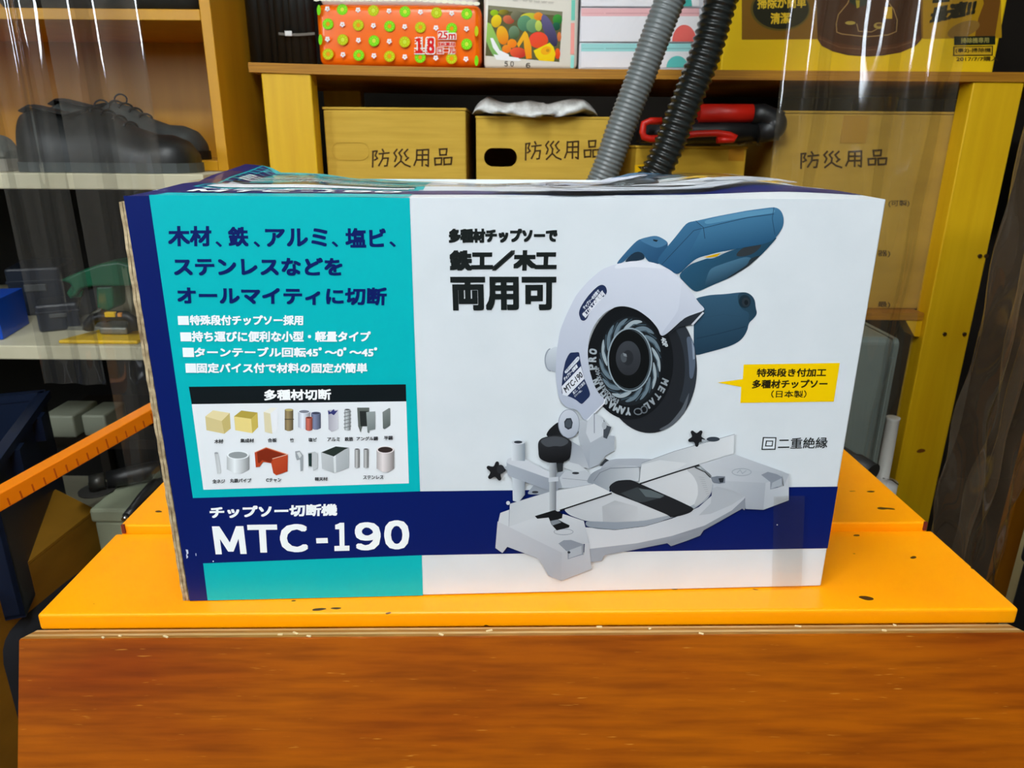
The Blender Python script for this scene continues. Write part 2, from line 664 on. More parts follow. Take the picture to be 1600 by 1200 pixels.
board = thing('plywood_board', 'reddish brown varnished plywood board leaning against the orange chest', 'board', (pl.x, pl.y, 0))
BO = Vector((pl.x, pl.y, 0))


def lauan():
    """reddish varnished plywood face: soft cloudy figure with fine short horizontal pores"""
    m = mat('varnished_lauan', (150, 72, 2), 0.5, 0, 0.15)
    nt = m.node_tree
    N, L = nt.nodes, nt.links
    tc = N.new('ShaderNodeTexCoord')
    def noise(scale, detail, lo, hi, c0, c1):
        mp = N.new('ShaderNodeMapping'); mp.inputs['Scale'].default_value = scale
        L.new(tc.outputs['Object'], mp.inputs['Vector'])
        nz = N.new('ShaderNodeTexNoise'); nz.inputs['Scale'].default_value = 1.0; nz.inputs['Detail'].default_value = detail
        L.new(mp.outputs[0], nz.inputs['Vector'])
        cr = N.new('ShaderNodeValToRGB')
        cr.color_ramp.elements[0].position, cr.color_ramp.elements[1].position = lo, hi
        cr.color_ramp.elements[0].color, cr.color_ramp.elements[1].color = c0, c1
        L.new(nz.outputs['Fac'], cr.inputs[0])
        return cr.outputs[0], nz.outputs['Fac']
    base, _ = noise((4, 11, 11), 4, 0.3, 0.7, (*lin((126, 52, 0)), 1), (*lin((164, 86, 0)), 1))
    grain, gf = noise((14, 170, 170), 7, 0.30, 0.64, (0.68, 0.63, 0.54, 1), (1.06, 1.06, 1.06, 1))
    pore, _ = noise((50, 620, 620), 2, 0.70, 0.84, (0, 0, 0, 1), (0.7, 0.7, 0.7, 1))
    mu = N.new('ShaderNodeMix'); mu.data_type = 'RGBA'; mu.blend_type = 'MULTIPLY'; mu.inputs[0].default_value = 1.0
    L.new(base, mu.inputs[6]); L.new(grain, mu.inputs[7])
    mx = N.new('ShaderNodeMix'); mx.data_type = 'RGBA'
    L.new(pore, mx.inputs[0]); L.new(mu.outputs[2], mx.inputs[6]); mx.inputs[7].default_value = (*lin((226, 160, 60)), 1)
    L.new(mx.outputs[2], N['Principled BSDF'].inputs['Base Color'])
    bp = N.new('ShaderNodeBump'); bp.inputs['Strength'].default_value = 0.12; bp.inputs['Distance'].default_value = 0.001
    L.new(gf, bp.inputs['Height']); L.new(bp.outputs[0], N['Principled BSDF'].inputs['Normal'])
    return m


FACE = lauan()
EDGE1 = noisy('plywood_edge_light', (176, 138, 82), (204, 170, 116), (1, 8, 8), 30, 0.8, 0.4)
EDGE2 = noisy('plywood_edge_dark', (128, 84, 20), (168, 118, 40), (1, 8, 8), 40, 0.8, 0.5)
NSEG = 60
drop = pl.z - 0.0
b = MB()
Lb = pl.z / -dn.z - 0.002
Lr = pr.z / -dn.z - 0.002
rag = [random.uniform(0, 0.0011) for _ in range(NSEG + 1)]
for i in range(NSEG + 1):
    if i < 16:
        rag[i] += 0.0012 * (1 - i / 16) * random.uniform(0.2, 1)
def strip(d0, d1, n0, n1, top_rag):
    rr = []
    for i in range(NSEG + 1):
        s = i / NSEG
        L = Lb + (Lr - Lb) * s
        o = rag[i] if top_rag else 0
        rr.append([board_pt(s, o, n0) - BO, board_pt(s, L, n0) - BO, board_pt(s, L, n1) - BO, board_pt(s, 0, n1) - BO])
    return rr
b.loft(strip(0, 0, 0.0, 0.0012, True), smooth=False)
b.build('face_veneer', FACE, board)
for i, (n0, n1, m) in enumerate(((0.0012, 0.0062, EDGE2), (0.0062, 0.0108, EDGE1), (0.0108, 0.0155, EDGE2), (0.0155, THK, EDGE1))):
    b = MB(); b.loft(strip(0, 0, n0, n1, False), smooth=False); b.build('ply_layer', m, board)
SPL = mat('raw_wood_splinter', (216, 190, 140), 0.8)
for i in range(14):
    q = random.uniform(0.03, 0.99); n = random.uniform(0.001, 0.018)
    c = board_pt(q, -0.0006, n) - BO
    b = MB(); b.box(c - Vector((random.uniform(.0008, .004), .0006, .0004)), c + Vector((.001, .0006, .0004)), rot=rotz(random.uniform(-.6, .6))); b.build('splinter', SPL, board)

# ------------------------------------------------------------------ the printed carton
CYAW = 0.0518805
CB = Vector((-0.238487, 0.451259, Z0))
CW, CH, CDP = 0.48, 0.29173, 0.25
carton = thing('tool_carton', 'white and turquoise printed cardboard carton with a picture of a saw, on the orange lid', 'carton', CB, CYAW)
ca, sa = math.cos(CYAW), math.sin(CYAW)


def face(px, py):
    """photo pixel -> (u, v) on the carton's front panel"""
    d = FW + R * ((px - 800) / F_PX) + UP * ((600 - py) / F_PX)
    n = Vector((sa, -ca, 0))
    p = CAM + d * ((CB - CAM).dot(n) / d.dot(n)) - CB
    return p.x * ca + p.y * sa, p.z


def front3(u, v, h):
    return (u, -0.0002 - h, max(v, 0.0008))


BACK = [(0.0, 0.013), (0.018, 0.011), (0.034, 0.004), (0.07, 0.0035), (0.11, 0.000), (0.16, -0.0035), (0.24, -0.005), (0.32, -0.0035),
        (0.35, 0.002), (0.365, 0.005), (0.385, 0.005), (0.42, 0.003), (0.45, 0.001), (0.48, 0.0005)]


def interp(tab, x, smooth=False):
    if x <= tab[0][0]:
        return tab[0][1]
    for (a, fa), (c, fc) in zip(tab, tab[1:]):
        if x <= c:
            t = (x - a) / (c - a)
            t = t * t * (3 - 2 * t) if smooth else t
            return fa + (fc - fa) * t
    return tab[-1][1]


def top_h(u, w):
    """height of the warped lid flaps above the carton's rim; w = 0 front .. 1 back"""
    e = interp(BACK, u, True)
    z = e * (w ** 1.6)
    z += 0.0065 * math.exp(-((u - 0.425) / 0.05) ** 2) * math.sin(math.pi * min(1, w * 1.05)) 
    z -= 0.002 * math.exp(-((w - 0.5) / 0.08) ** 2)
    z += 0.0008 * math.sin(u * 60 + w * 5) * w
    return z


NU, NV = 60, 16
GRID = [[top_h(CW * i / NU, j / NV) for i in range(NU + 1)] for j in range(NV + 1)]


def top3(u, v, h):
    """art coordinates -> point on the lid flaps, on the facets of the flap mesh"""
    x = min(max(u / CW * NU, 0), NU - 1e-6)
    y = min(max(v / CH * NV, 0), NV - 1e-6)
    i, j = int(x), int(y)
    a, c = x - i, y - j
    z = (GRID[j][i] * (1 - a) + GRID[j][i + 1] * a) * (1 - c) + (GRID[j + 1][i] * (1 - a) + GRID[j + 1][i + 1] * a) * c
    return (x / NU * CW, 0.0012 + y / NV * (CDP - 0.002), CH + z + h + 0.0002)


WHITEB = noisy('coated_white_board', (208, 215, 220), (214, 220, 225), (1, 1, 1), 30, 0.33, 0.0)
NAVY, CYAN, WHITE, BLACK = (4, 24, 92), (0, 172, 178), (214, 220, 226), (14, 16, 18)
b = MB()
b.prism([(0, 0.0006), (0.004, 0.0006), (0.004, 0.0088), (CDP, 0.0088), (CDP, CH - 0.0004), (0, CH - 0.0004)], 'x', 0, CW)
bmesh.ops.recalc_face_normals(b.bm, faces=b.bm.faces[:])
for f in list(b.bm.faces):
    if f.normal.z > 0.9:
        b.bm.faces.remove(f)
o = b.build('carton_body', WHITEB, carton)
sm = o.modifiers.new('rounded_edges', 'BEVEL'); sm.width = 0.0012; sm.segments = 3; sm.limit_method = 'ANGLE'
# lid flaps: one warped sheet with the closing seam
b = MB()
gr = [[b.bm.verts.new((CW * i / NU, 0.0012 + (CDP - 0.002) * j / NV, CH + GRID[j][i])) for i in range(NU + 1)] for j in range(NV + 1)]
for j in range(NV):
    for i in range(NU):
        b.bm.faces.new((gr[j][i], gr[j][i + 1], gr[j + 1][i + 1], gr[j + 1][i]))
o = b.build('lid_flaps', WHITEB, carton)
sm = o.modifiers.new('thickness', 'SOLIDIFY'); sm.thickness = 0.003; sm.offset = -1
# exposed corrugated cut edge at the left
FLUTE = noisy('corrugated_cut_edge', (120, 98, 66), (196, 176, 140), (1, 1, 1), 160, 0.85, 0.6)
b = MB()
for k, (x0, x1) in enumerate(((-0.0048, -0.0029), (-0.0027, -0.0006))):
    rr = []
    for i in range(61):
        z = 0.0007 + (CH - 0.004) * i / 60
        wob = 0.0002 * math.sin(i * 1.7 + k) + random.uniform(-0.0001, 0.0001)
        bend = 0.0008 * math.exp(-((i - 58) / 6) ** 2)
        rr.append([(x0 + wob + bend, 0.0006, z), (x1 + wob + bend, 0.0002 + random.uniform(0, 0.0005), z), (x1, 0.012, z), (x0, 0.012, z)])
    b.loft(rr, smooth=False)
b.build('side_panel_cut_edge', FLUTE, carton)


def draw_fields(A):
    A.frame(0, 0, 1)
    A.poly([(193, 306), (234, 306), (301.6, 778), (656.4, 767.5), (1309, 760), (1293, 856.5), (659, 867.3), (317.5, 880), (326, 941), (297, 940)], NAVY)
    A.poly([(233, 304.5), (640, 309), (656.4, 767.5), (301.6, 778)], CYAN)
    A.poly([(317.5, 880), (659, 867.3), (661, 931), (325, 940)], CYAN)


def draw_claims(A, small=True):
    A.frame(0, 0, 1)
    for t, x0, x1, y0, y1 in (('木材', 262, 331, 352.8, 385), ('鉄', 356, 389, 354, 385.3), ('アルミ', 414, 512, 356.4, 385.6), ('塩ビ', 539, 603.5, 356, 387)):
        A.text(t, (x0 + 1, y1), (x1, y1), (x0, y0), NAVY, 0.042)
    for x in (337, 396.5, 518.5, 608.5):
        A.text('、', (x, 385.8), (x + 10, 385.8), (x, 377), NAVY, 0.06)
    A.text('ステンレスなどを', (272.5, 430.5), (535.6, 430.6), (270, 402), NAVY, 0.042)
    A.text('オールマイティに切断', (278, 475.5), (604, 477), (276, 447), NAVY, 0.042)
    W2 = (232, 238, 242)
    for (x0, x1, y0, y1), s, (tx0, tx1, ty0, ty1) in (
            ((278, 295, 493.5, 507.5), '特殊段付チップソー採用', (296.6, 474, 492, 508)),
            ((282, 299, 519, 533), '持ち運びに便利な小型・軽量タイプ', (299.7, 579, 517, 534)),
            ((285.6, 303, 543, 557.5), 'ターンテーブル回転45ﾟ～0ﾟ～45ﾟ', (304, 589, 542, 557.7)),
            ((290, 306.6, 567.5, 582), '固定バイス付で材料の固定が簡単', (307.5, 574, 566.6, 582.5))):
        A.poly([(x0, y0), (x1, y0), (x1 + 1, y1), (x0 + 1, y1)], W2)
        A.text(s, (tx0 + 0.5, ty1), (tx1, ty1), (tx0, ty0), W2, 0.042, 6)


def cyl(A, cx, y0, y1, r, c, e=0.3, inside=None, light=1.35):
    """printed picture of an upright pipe or rod, shaded left to right"""
    hi = tuple(min(255, v * light) for v in c)
    A.poly([(cx - r, y0), (cx - r * .3, y0), (cx - r * .3, y1 + r * e * .95), (cx - r, y1)], c, hi, (cx - r, y0), (cx - r * .3, y0))
    A.poly([(cx - r * .3, y0), (cx + r, y0), (cx + r, y1), (cx + r * .3, y1 + r * e * .95), (cx - r * .3, y1 + r * e * .95)], hi, tuple(v * .75 for v in c), (cx - r * .3, y0), (cx + r, y0))
    A.ellipse(cx, y0, r, r * e, hi, n=20)
    A.ellipse(cx, y0, r * .85, r * e * .8, inside or tuple(v * .6 for v in c), n=20)


def draw_chart(A):
    A.frame(250, 580, 3.157)
    A.poly([(143, 76), (1213, 64), (1215, 148), (157, 162)], (14, 22, 26))
    A.poly([(157, 162), (1215, 148), (1228, 552), (215, 584)], (222, 226, 230))
    A.text('多種材切断', (515, 144), (845, 141), (512, 90), (240, 242, 244), 0.042)
    g = (176, 180, 184)
    # timber, laminated timber, plywood
    A.poly([(224, 222), (262, 192), (345, 205), (305, 245)], (222, 208, 160)); A.poly([(224, 222), (305, 245), (318, 308), (230, 290)], (206, 190, 136)); A.poly([(305, 245), (345, 205), (350, 282), (318, 308)], (190, 172, 108))
    A.poly([(366, 222), (402, 193), (482, 203), (450, 234)], (172, 152, 66)); A.poly([(366, 222), (450, 234), (456, 305), (372, 290)], (226, 206, 130)); A.poly([(450, 234), (482, 203), (485, 275), (456, 305)], (196, 174, 84))
    A.poly([(512, 200), (548, 178), (580, 180), (545, 208)], (230, 228, 216)); A.poly([(512, 200), (545, 208), (555, 308), (518, 298)], (214, 204, 168)); A.poly([(545, 208), (580, 180), (584, 280), (555, 308)], (226, 228, 232))
    # bamboo
    cyl(A, 637, 190, 288, 21, (112, 98, 70), inside=(190, 176, 110)); A.line([(617, 236), (660, 236)], 4, (70, 62, 46))
    # plastic pipes
    cyl(A, 712, 198, 275, 30, (168, 172, 184), inside=(120, 124, 136)); cyl(A, 770, 206, 280, 24, (92, 98, 120), inside=(60, 64, 84)); cyl(A, 736, 228, 288, 17, (150, 78, 66), inside=(104, 48, 40))
    # aluminium section
    A.poly([(830, 190), (880, 188), (880, 282), (848, 298), (832, 285)], (160, 158, 170), (200, 200, 208), (830, 240), (870, 240)); A.poly([(828, 192), (842, 200), (858, 185), (862, 195), (878, 192), (868, 205), (858, 216), (846, 208), (832, 212)], (50, 54, 110))
    # reinforcing bar
    cyl(A, 925, 188, 288, 15, (140, 144, 146)); [A.line([(909, y), (942, y - 8)], 4, (110, 114, 116)) for y in range(205, 290, 18)]
    # angle section
    A.poly([(973, 178), (1033, 178), (1033, 205), (1000, 205), (1000, 268), (990, 300), (978, 270)], (92, 98, 94)); A.poly([(985, 195), (1028, 195), (1026, 270), (990, 270)], (40, 44, 44)); A.poly([(1018, 200), (1062, 196), (1062, 285), (1034, 290), (1032, 305), (1024, 300)], (150, 158, 158), (110, 118, 118), (1018, 200), (1062, 290))
    # flat bar
    A.poly([(1098, 200), (1130, 180), (1136, 182), (1136, 265), (1108, 284), (1100, 280)], (120, 128, 126), (86, 94, 92), (1098, 200), (1136, 270))
    # threaded rod, steel pipe, channel
    A.poly([(270, 404), (288, 400), (302, 498), (284, 504)], (176, 180, 182), (206, 210, 212), (270, 450), (300, 450)); A.ellipse(279, 402, 9, 5, (150, 154, 158), n=16)
    cyl(A, 386, 412, 482, 55, (176, 180, 182), 0.38, (142, 148, 150), 1.3)
    A.poly([(468, 398), (525, 373), (632, 408), (630, 492), (575, 511), (560, 500), (550, 452), (510, 445), (492, 470), (474, 472)], (178, 66, 34))
    A.poly([(480, 398), (526, 380), (618, 410), (560, 428), (548, 450), (505, 436), (492, 452), (484, 448)], (124, 40, 20)); A.poly([(558, 430), (632, 408), (630, 492), (575, 511)], (184, 74, 40), (168, 56, 30), (560, 430), (630, 500)); A.line([(468, 398), (525, 373), (632, 408), (556, 430)], 3, (226, 190, 170))
    # light gauge studs and box
    A.poly([(668, 393), (690, 390), (706, 412), (706, 488), (694, 492), (692, 430), (676, 436), (670, 420)], (150, 156, 160)); A.poly([(676, 400), (690, 396), (700, 414), (690, 428)], (206, 210, 212))
    A.poly([(730, 400), (765, 394), (778, 404), (778, 478), (756, 488), (754, 470), (732, 472)], (186, 190, 192)); A.poly([(733, 404), (750, 402), (750, 468), (735, 466)], (34, 52, 50))
    A.poly([(795, 398), (868, 368), (932, 374), (932, 474), (860, 500), (800, 478)], (190, 194, 197), (160, 166, 170), (795, 400), (932, 480)); A.poly([(797, 398), (868, 369), (930, 376), (912, 384), (858, 418)], (40, 50, 46)); A.poly([(856, 420), (868, 412), (870, 498), (860, 500)], (214, 218, 220))
    # stainless
    for cx in (973, 1017):
        cyl(A, cx, 382, 472, 12, (112, 112, 112), light=1.7)
    cyl(A, 1112, 385, 478, 43, (166, 160, 160), 0.42, (52, 42, 40), 1.35)
    D = (44, 46, 50)
    for s, x0, x1, y0, y1 in (('木材', 270, 313, 333, 355), ('集成材', 398, 465, 330, 350), ('合板', 533, 577, 328, 348), ('竹', 642, 662, 328, 348), ('塩ビ', 733, 775, 326, 345),
                              ('アルミ', 826, 888, 324, 343), ('鉄筋', 912, 953, 322, 342), ('アングル鋼', 970, 1075, 320, 340), ('平鋼', 1105, 1148, 316, 337),
                              ('全ネジ', 260, 323, 530, 550), ('丸鉄パイプ', 347, 452, 526, 547), ('Cチャン', 525, 600, 524, 544), ('軽天材', 765, 828, 519, 538), ('ステンレス', 1003, 1103, 511, 530)):
        A.text(s, (x0, y1), (x1, y1 - 1), (x0, y0), D, 0.03, 4)


def draw_model(A, part=None):
    W2 = (236, 240, 244)
    A.frame(0, 0, 1)
    if part != 'number':
        A.text('チップソー切断機', (328, 810), (527, 805.5), (327.5, 791), W2, 0.05)
    if part == 'name':
        return
    for ch, x0, x1, xt, yb, yt in (('Ｍ', 337, 386, 331, 866, 822), ('Ｔ', 389, 435.5, 386, 863.5, 819.5), ('Ｃ', 438, 482, 436.5, 863, 818.5), ('１', 522.5, 546.5, 521.5, 860.8, 816.5), ('９', 555.5, 596, 553.5, 860, 815.5), ('０', 600.5, 640, 599.5, 858.5, 812.5)):
        A.text(ch, (x0, yb), (x1, yb - 0.6), (xt, yt), W2, 0.048, 10)
    A.poly([(494, 840.5), (512, 840), (512.6, 848), (494.6, 848.5)], W2)
    A.poly([(290.5, 858), (294, 858.5), (295, 864), (292.6, 866), (294.5, 870), (292, 872.5), (291.2, 867), (292, 864)], (190, 200, 224))
    A.poly([(305.5, 864), (307, 864), (307.4, 868), (306, 868)], (150, 164, 200))
    A.ellipse(333.5, 876.5, 1.0, 1.2, (220, 226, 232), n=10)
    A.ellipse(1214, 819.5, 1.0, 1.0, (220, 226, 232), n=10)


def draw_slogan(A, part=None):
    A.frame(0, 0, 1)
    K = (22, 28, 28)
    if part != 'slogan':
        draw_mark(A, K)
    if part == 'mark':
        return
    A.text('多種材チップソーで', (701, 379.5), (871, 379), (700.5, 357), K, 0.065)
    A.text('鉄工／木工', (702, 423.5), (869.5, 423), (702, 390.5), K, 0.075)
    A.text('両用可', (705, 485.5), (869, 485), (703, 432), K, 0.05)


def draw_mark(A, K):
    A.poly([(1191.7, 682.7), (1213, 683), (1211.5, 702.5), (1189.4, 702.7)], K)
    A.poly([(1193.5, 684.4), (1211.2, 684.6), (1209.8, 700.8), (1191.4, 701)], WHITE)
    A.poly([(1196.5, 688), (1208, 688.2), (1207, 697.4), (1195, 697.4)], K)
    A.poly([(1198.2, 689.6), (1206.3, 689.8), (1205.4, 695.8), (1196.9, 695.8)], WHITE)
    A.text('二重絶縁', (1215, 701.5), (1292, 700), (1216, 684), K, 0.012, 4)


def draw_callout(A):
    A.frame(840, 310, 3.2)
    A.poly([(1030, 830), (1510, 822), (1480, 1015), (1013, 1022), (1018, 942), (900, 920), (1025, 903)], (236, 194, 0))
    K = (34, 28, 10)
    A.text('特殊段き付加工', (1093, 893), (1440, 891), (1097, 850), K, 0.04)
    A.text('多種材チップソー', (1070, 950), (1446, 948), (1074, 906), K, 0.04)
    A.text('（日本製）', (1166, 996), (1342, 996), (1168, 959), K, 0.02)


def ring_text(A, s, cx, cy, rx, ry, a0, a1, h, c, bold=0.06):
    """letters set along an arc, tops outward, running clockwise"""
    n = len(s)
    for i, ch in enumerate(s):
        if ch == ' ':
            continue
        t = math.radians(a0 + (a1 - a0) * i / max(1, n - 1))
        p = (cx + rx * math.cos(t), cy + ry * math.sin(t))
        q = (cx + (rx + h) * math.cos(t), cy + (ry + h) * math.sin(t))
        tx, ty = -rx * math.sin(t), ry * math.cos(t)
        L = math.hypot(tx, ty)
        w = h * 0.36 * (0.5 if ch in 'I1' else 1.15 if ch in 'MW' else 1)
        tx, ty = tx / L * w, ty / L * w
        A.text(ch, (p[0] - tx, p[1] - ty), (p[0] + tx, p[1] + ty), (q[0] - tx, q[1] - ty), c, bold, 4)


def draw_saw(A):
    TEAL, TEAL_D, TEAL_L = (40, 92, 128), (30, 62, 86), (74, 128, 164)
    GR, GR_D, GR_L = (190, 196, 206), (146, 154, 166), (216, 221, 228)
    A.frame(840, 310, 3.2)
    # motor housing
    A.spoly([(780, 500), (860, 482), (940, 478), (1000, 470), (1050, 468), (1085, 500), (1090, 548), (1098, 576), (1078, 602), (1055, 622), (1048, 662), (1018, 708), (970, 735), (900, 756), (780, 788)], (52, 88, 112), (34, 60, 80), (900, 480), (930, 740))
    A.spoly([(1000, 472), (1050, 468), (1085, 500), (1090, 548), (1098, 576), (1078, 602), (1050, 622), (1060, 570), (1020, 555), (1000, 520)], (38, 66, 84))
    A.line([(800, 600), (930, 580), (1010, 590)], 4, (44, 74, 96)); A.line([(795, 700), (920, 672), (1040, 640)], 4, (30, 54, 74))
    A.ellipse(1035, 515, 30, 33, (26, 44, 56), n=24); A.ellipse(1040, 518, 20, 23, (44, 54, 62), n=24); A.ellipse(1042, 520, 10, 13, (20, 28, 34), n=16)
    # lower grip and trigger
    A.spoly([(1130, 225), (1200, 190), (1180, 215), (1120, 280), (1050, 342), (960, 397), (880, 430), (788, 472), (740, 425), (700, 385), (760, 330), (830, 300), (880, 300), (950, 265), (1030, 240)], (40, 84, 112), (34, 70, 92), (800, 320), (880, 430))
    A.spoly([(860, 350), (950, 318), (1040, 290), (1075, 300), (1050, 342), (960, 397), (880, 430), (830, 440)], (74, 116, 142), (36, 66, 86), (900, 330), (930, 410))
    A.spoly([(1010, 255), (1060, 232), (1128, 226), (1090, 270), (1040, 290), (985, 290)], (50, 56, 60)); A.spoly([(940, 400), (1050, 330), (1060, 300), (1120, 280), (1050, 342), (960, 397)], (40, 50, 56))
    A.spoly([(790, 300), (835, 288), (905, 268), (950, 262), (900, 285), (845, 300), (800, 315), (760, 330)], (196, 206, 210)); A.spoly([(830, 294), (880, 280), (915, 272), (895, 290), (850, 296)], (214, 168, 6))
    # bracket
    A.spoly([(388, 330), (440, 268), (500, 205), (590, 183), (635, 205), (655, 225), (620, 330), (560, 322), (540, 300), (525, 270), (490, 264), (455, 290), (425, 322)], (60, 108, 146), (38, 78, 112), (480, 200), (560, 320))
    A.spoly([(500, 205), (590, 183), (635, 205), (655, 225), (600, 250), (560, 235)], (72, 120, 156)); A.spoly([(576, 204), (602, 208), (594, 217), (578, 212)], (20, 30, 38)); A.spoly([(455, 290), (490, 264), (525, 270), (540, 300), (500, 312), (430, 322)], (32, 52, 70))
    # upper grip
    A.spoly([(590, 315), (640, 250), (690, 190), (745, 120), (790, 112), (900, 88), (1050, 60), (1185, 42), (1215, 58), (1230, 95), (1228, 140), (1185, 205), (1130, 228), (1000, 250), (900, 270), (800, 296), (760, 325), (700, 385), (640, 345)], (74, 128, 164), (36, 82, 116), (900, 80), (940, 270))
    A.spoly([(690, 190), (745, 120), (790, 112), (825, 140), (795, 200), (700, 385), (640, 345), (590, 315)], (62, 112, 148), (38, 82, 118), (700, 150), (760, 320))
    A.spoly([(830, 112), (900, 92), (1050, 65), (1180, 50), (1190, 70), (1050, 92), (840, 130)], (92, 146, 180)); A.line([(620, 330), (780, 160), (900, 130), (1050, 95), (1180, 78)], 3, (30, 60, 86)); A.line([(790, 112), (828, 145), (835, 200)], 3, (30, 60, 86)); A.line([(1180, 45), (1172, 100), (1185, 180)], 3, (34, 72, 98))
    # dust port
    A.spoly([(104, 735), (62, 750), (38, 790), (44, 850), (82, 868), (104, 862)], (206, 214, 222), (168, 176, 188), (50, 750), (60, 860)); A.arc(66, 806, 32, 58, 6, (150, 158, 170), 1.6, 4.6)
    # blade cover and blade
    A.ellipse(560, 850, 236, 322, (34, 37, 42), n=64); A.spoly(A.ell(560, 850, 236, 322, 0, 24, -0.9, 0.6) + A.ell(560, 850, 176, 290, 0, 24, 0.6, -0.9), (48, 54, 62))
    A.spoly([(742, 690), (768, 690), (784, 740), (788, 830), (776, 900), (758, 900), (756, 820), (748, 740)], (88, 100, 118)); A.spoly([(768, 700), (782, 745), (786, 800), (776, 805)], (140, 154, 172))
    A.spoly([(600, 1155), (660, 1125), (720, 1050), (760, 960), (740, 1060), (690, 1120), (630, 1160)], (92, 98, 106))
    A.ellipse(462, 815, 216, 290, (20, 23, 27), n=64)
    A.ellipse(462, 812, 158, 222, (30, 35, 40), n=56)
    for i in range(13):
        t = 2 * math.pi * i / 13
        def pp(r, a):
            return (462 + 158 * r * math.cos(a), 808 + 215 * r * math.sin(a))
        A.spoly([pp(.72, t), pp(.82, t + .18), pp(.93, t + .42), pp(.98, t + .66), pp(.98, t + .80), pp(.88, t + .62), pp(.78, t + .40)], (104, 122, 134) if i % 3 else (160, 174, 182))
        A.line([pp(.74, t + .3), pp(.84, t + .5), pp(.96, t + .9)], 5, (66, 84, 96))
    A.arc(460, 805, 112, 160, 7, (150, 166, 176)); A.arc(460, 805, 102, 148, 3, (90, 104, 114))
    A.ellipse(456, 803, 100, 146, (15, 18, 20), n=48); A.ellipse(452, 797, 62, 86, (60, 64, 70), n=40, c2=(44, 47, 52), a=(430, 730), b=(470, 880)); A.ellipse(450, 795, 28, 38, (40, 43, 48), n=24)
    A.spoly([(412, 780), (425, 770), (442, 776), (446, 805), (436, 820), (418, 815)], (76, 82, 88)); A.spoly([(425, 770), (442, 776), (446, 790), (430, 786)], (130, 138, 144))
    LET = (166, 176, 184)
    ring_text(A, 'YAMASHIN PRO', 462, 815, 170, 228, 93, 192, 40, LET)
    ring_text(A, 'METAL', 462, 815, 170, 228, 24, 64, 36, (150, 160, 168))
    ring_text(A, '190×20×1.3×40P', 462, 812, 158, 205, 112, 172, 22, (150, 160, 168), 0.03)
    A.text('40P', (611, 694), (626, 742), (636, 690), (200, 208, 214), 0.05, 4)
    A.arc(500, 1062, 22, 18, 6, (110, 118, 126)); A.arc(530, 1052, 18, 20, 6, (100, 108, 116))
    # guard
    A.spoly([(735, 590), (830, 548), (826, 572), (772, 630), (700, 640), (640, 690)], (40, 45, 52))
    A.spoly([(822, 566), (830, 570), (772, 634), (766, 626)], (206, 212, 222))
    out = [(140, 1042), (106, 1000), (98, 950), (88, 880), (94, 760), (110, 660), (142, 580), (190, 482), (250, 412), (320, 352), (390, 326), (470, 311), (540, 312), (600, 325), (660, 355), (720, 405), (770, 470), (803, 520), (832, 548), (826, 560), (790, 572), (735, 592), (700, 622), (660, 660), (625, 686)]
    inn = [(610, 680), (600, 648), (560, 600), (500, 556), (440, 536), (390, 538), (330, 570), (282, 630), (256, 690), (248, 770), (256, 850), (280, 930), (308, 978), (335, 1000), (330, 1022), (245, 1105), (225, 1100), (212, 1070), (190, 1050)]
    A.spoly(out + inn, (214, 219, 232), (178, 186, 204), (420, 310), (180, 1060))
    A.spoly([(720, 405), (770, 470), (803, 520), (832, 548), (735, 592), (625, 686), (612, 680), (700, 560)], (210, 215, 228), (188, 195, 212), (760, 440), (640, 680))
    A.line([(336, 1000), (330, 1022), (245, 1105)], 6, (226, 230, 238)); A.spoly([(390, 327), (470, 311), (540, 312), (600, 326), (650, 352), (560, 345), (470, 340), (380, 352)], (226, 230, 240))
    # labels on the guard
    LB = (34, 48, 84)
    A.frame(860, 430, 12)
    A.spoly([(530, 730), (532, 670), (560, 590), (620, 490), (700, 380), (800, 270), (880, 200), (930, 175), (975, 172), (1020, 195), (1045, 240), (1055, 300), (1035, 355), (990, 395), (900, 460), (820, 540), (760, 630), (710, 730), (690, 790), (650, 835), (610, 848), (565, 830)], LB)
    A.text('チップソーの交換で', (640, 640), (930, 300), (590, 590), (214, 220, 230), 0.05, 4)
    A.text('鉄工/木工の両用可', (650, 800), (1030, 350), (580, 720), (228, 232, 240), 0.05, 4)
    A.frame(860, 550, 10.91)
    A.spoly([(330, 0), (485, -10), (500, 110), (525, 240), (575, 450), (640, 600), (672, 700), (660, 750), (540, 872), (510, 870), (440, 810), (360, 765), (290, 740), (188, 700), (188, 560), (210, 330), (250, 150), (290, 60)], LB)
    A.spoly([(188, 575), (515, 230), (572, 445), (285, 738), (205, 715)], (222, 226, 236))
    A.text('MTC-190', (265, 690), (555, 405), (215, 600), (30, 34, 44), 0.03, 4)
    A.spoly([(235, 320), (450, 70), (480, 65), (492, 95), (480, 130), (270, 350), (245, 352)], (214, 220, 230))
    A.text('多種材チップソー付', (268, 330), (478, 112), (248, 300), (50, 60, 84), 0.0)
    A.text('チップソー切断機', (240, 490), (465, 250), (215, 430), (226, 230, 238), 0.04, 4)
    A.text('鉄工、木工兼用', (395, 715), (590, 530), (368, 670), (200, 206, 218), 0.03, 4); A.text('スライド無し', (415, 760), (540, 650), (392, 735), (200, 206, 218), 0.03, 4)
    # pivot, pedestal, turntable and base
    A.frame(740, 640, 4.286)
    A.spoly([(480, 172), (500, 130), (550, 85), (575, 75), (610, 170), (560, 190)], (28, 30, 33))
    A.poly([(700, 65), (760, 72), (800, 20), (862, 50), (868, 165), (940, 170), (938, 270), (880, 300), (840, 360), (772, 388), (640, 362), (645, 200), (720, 245), (700, 180)], (186, 192, 200), (156, 164, 176), (700, 60), (800, 380))
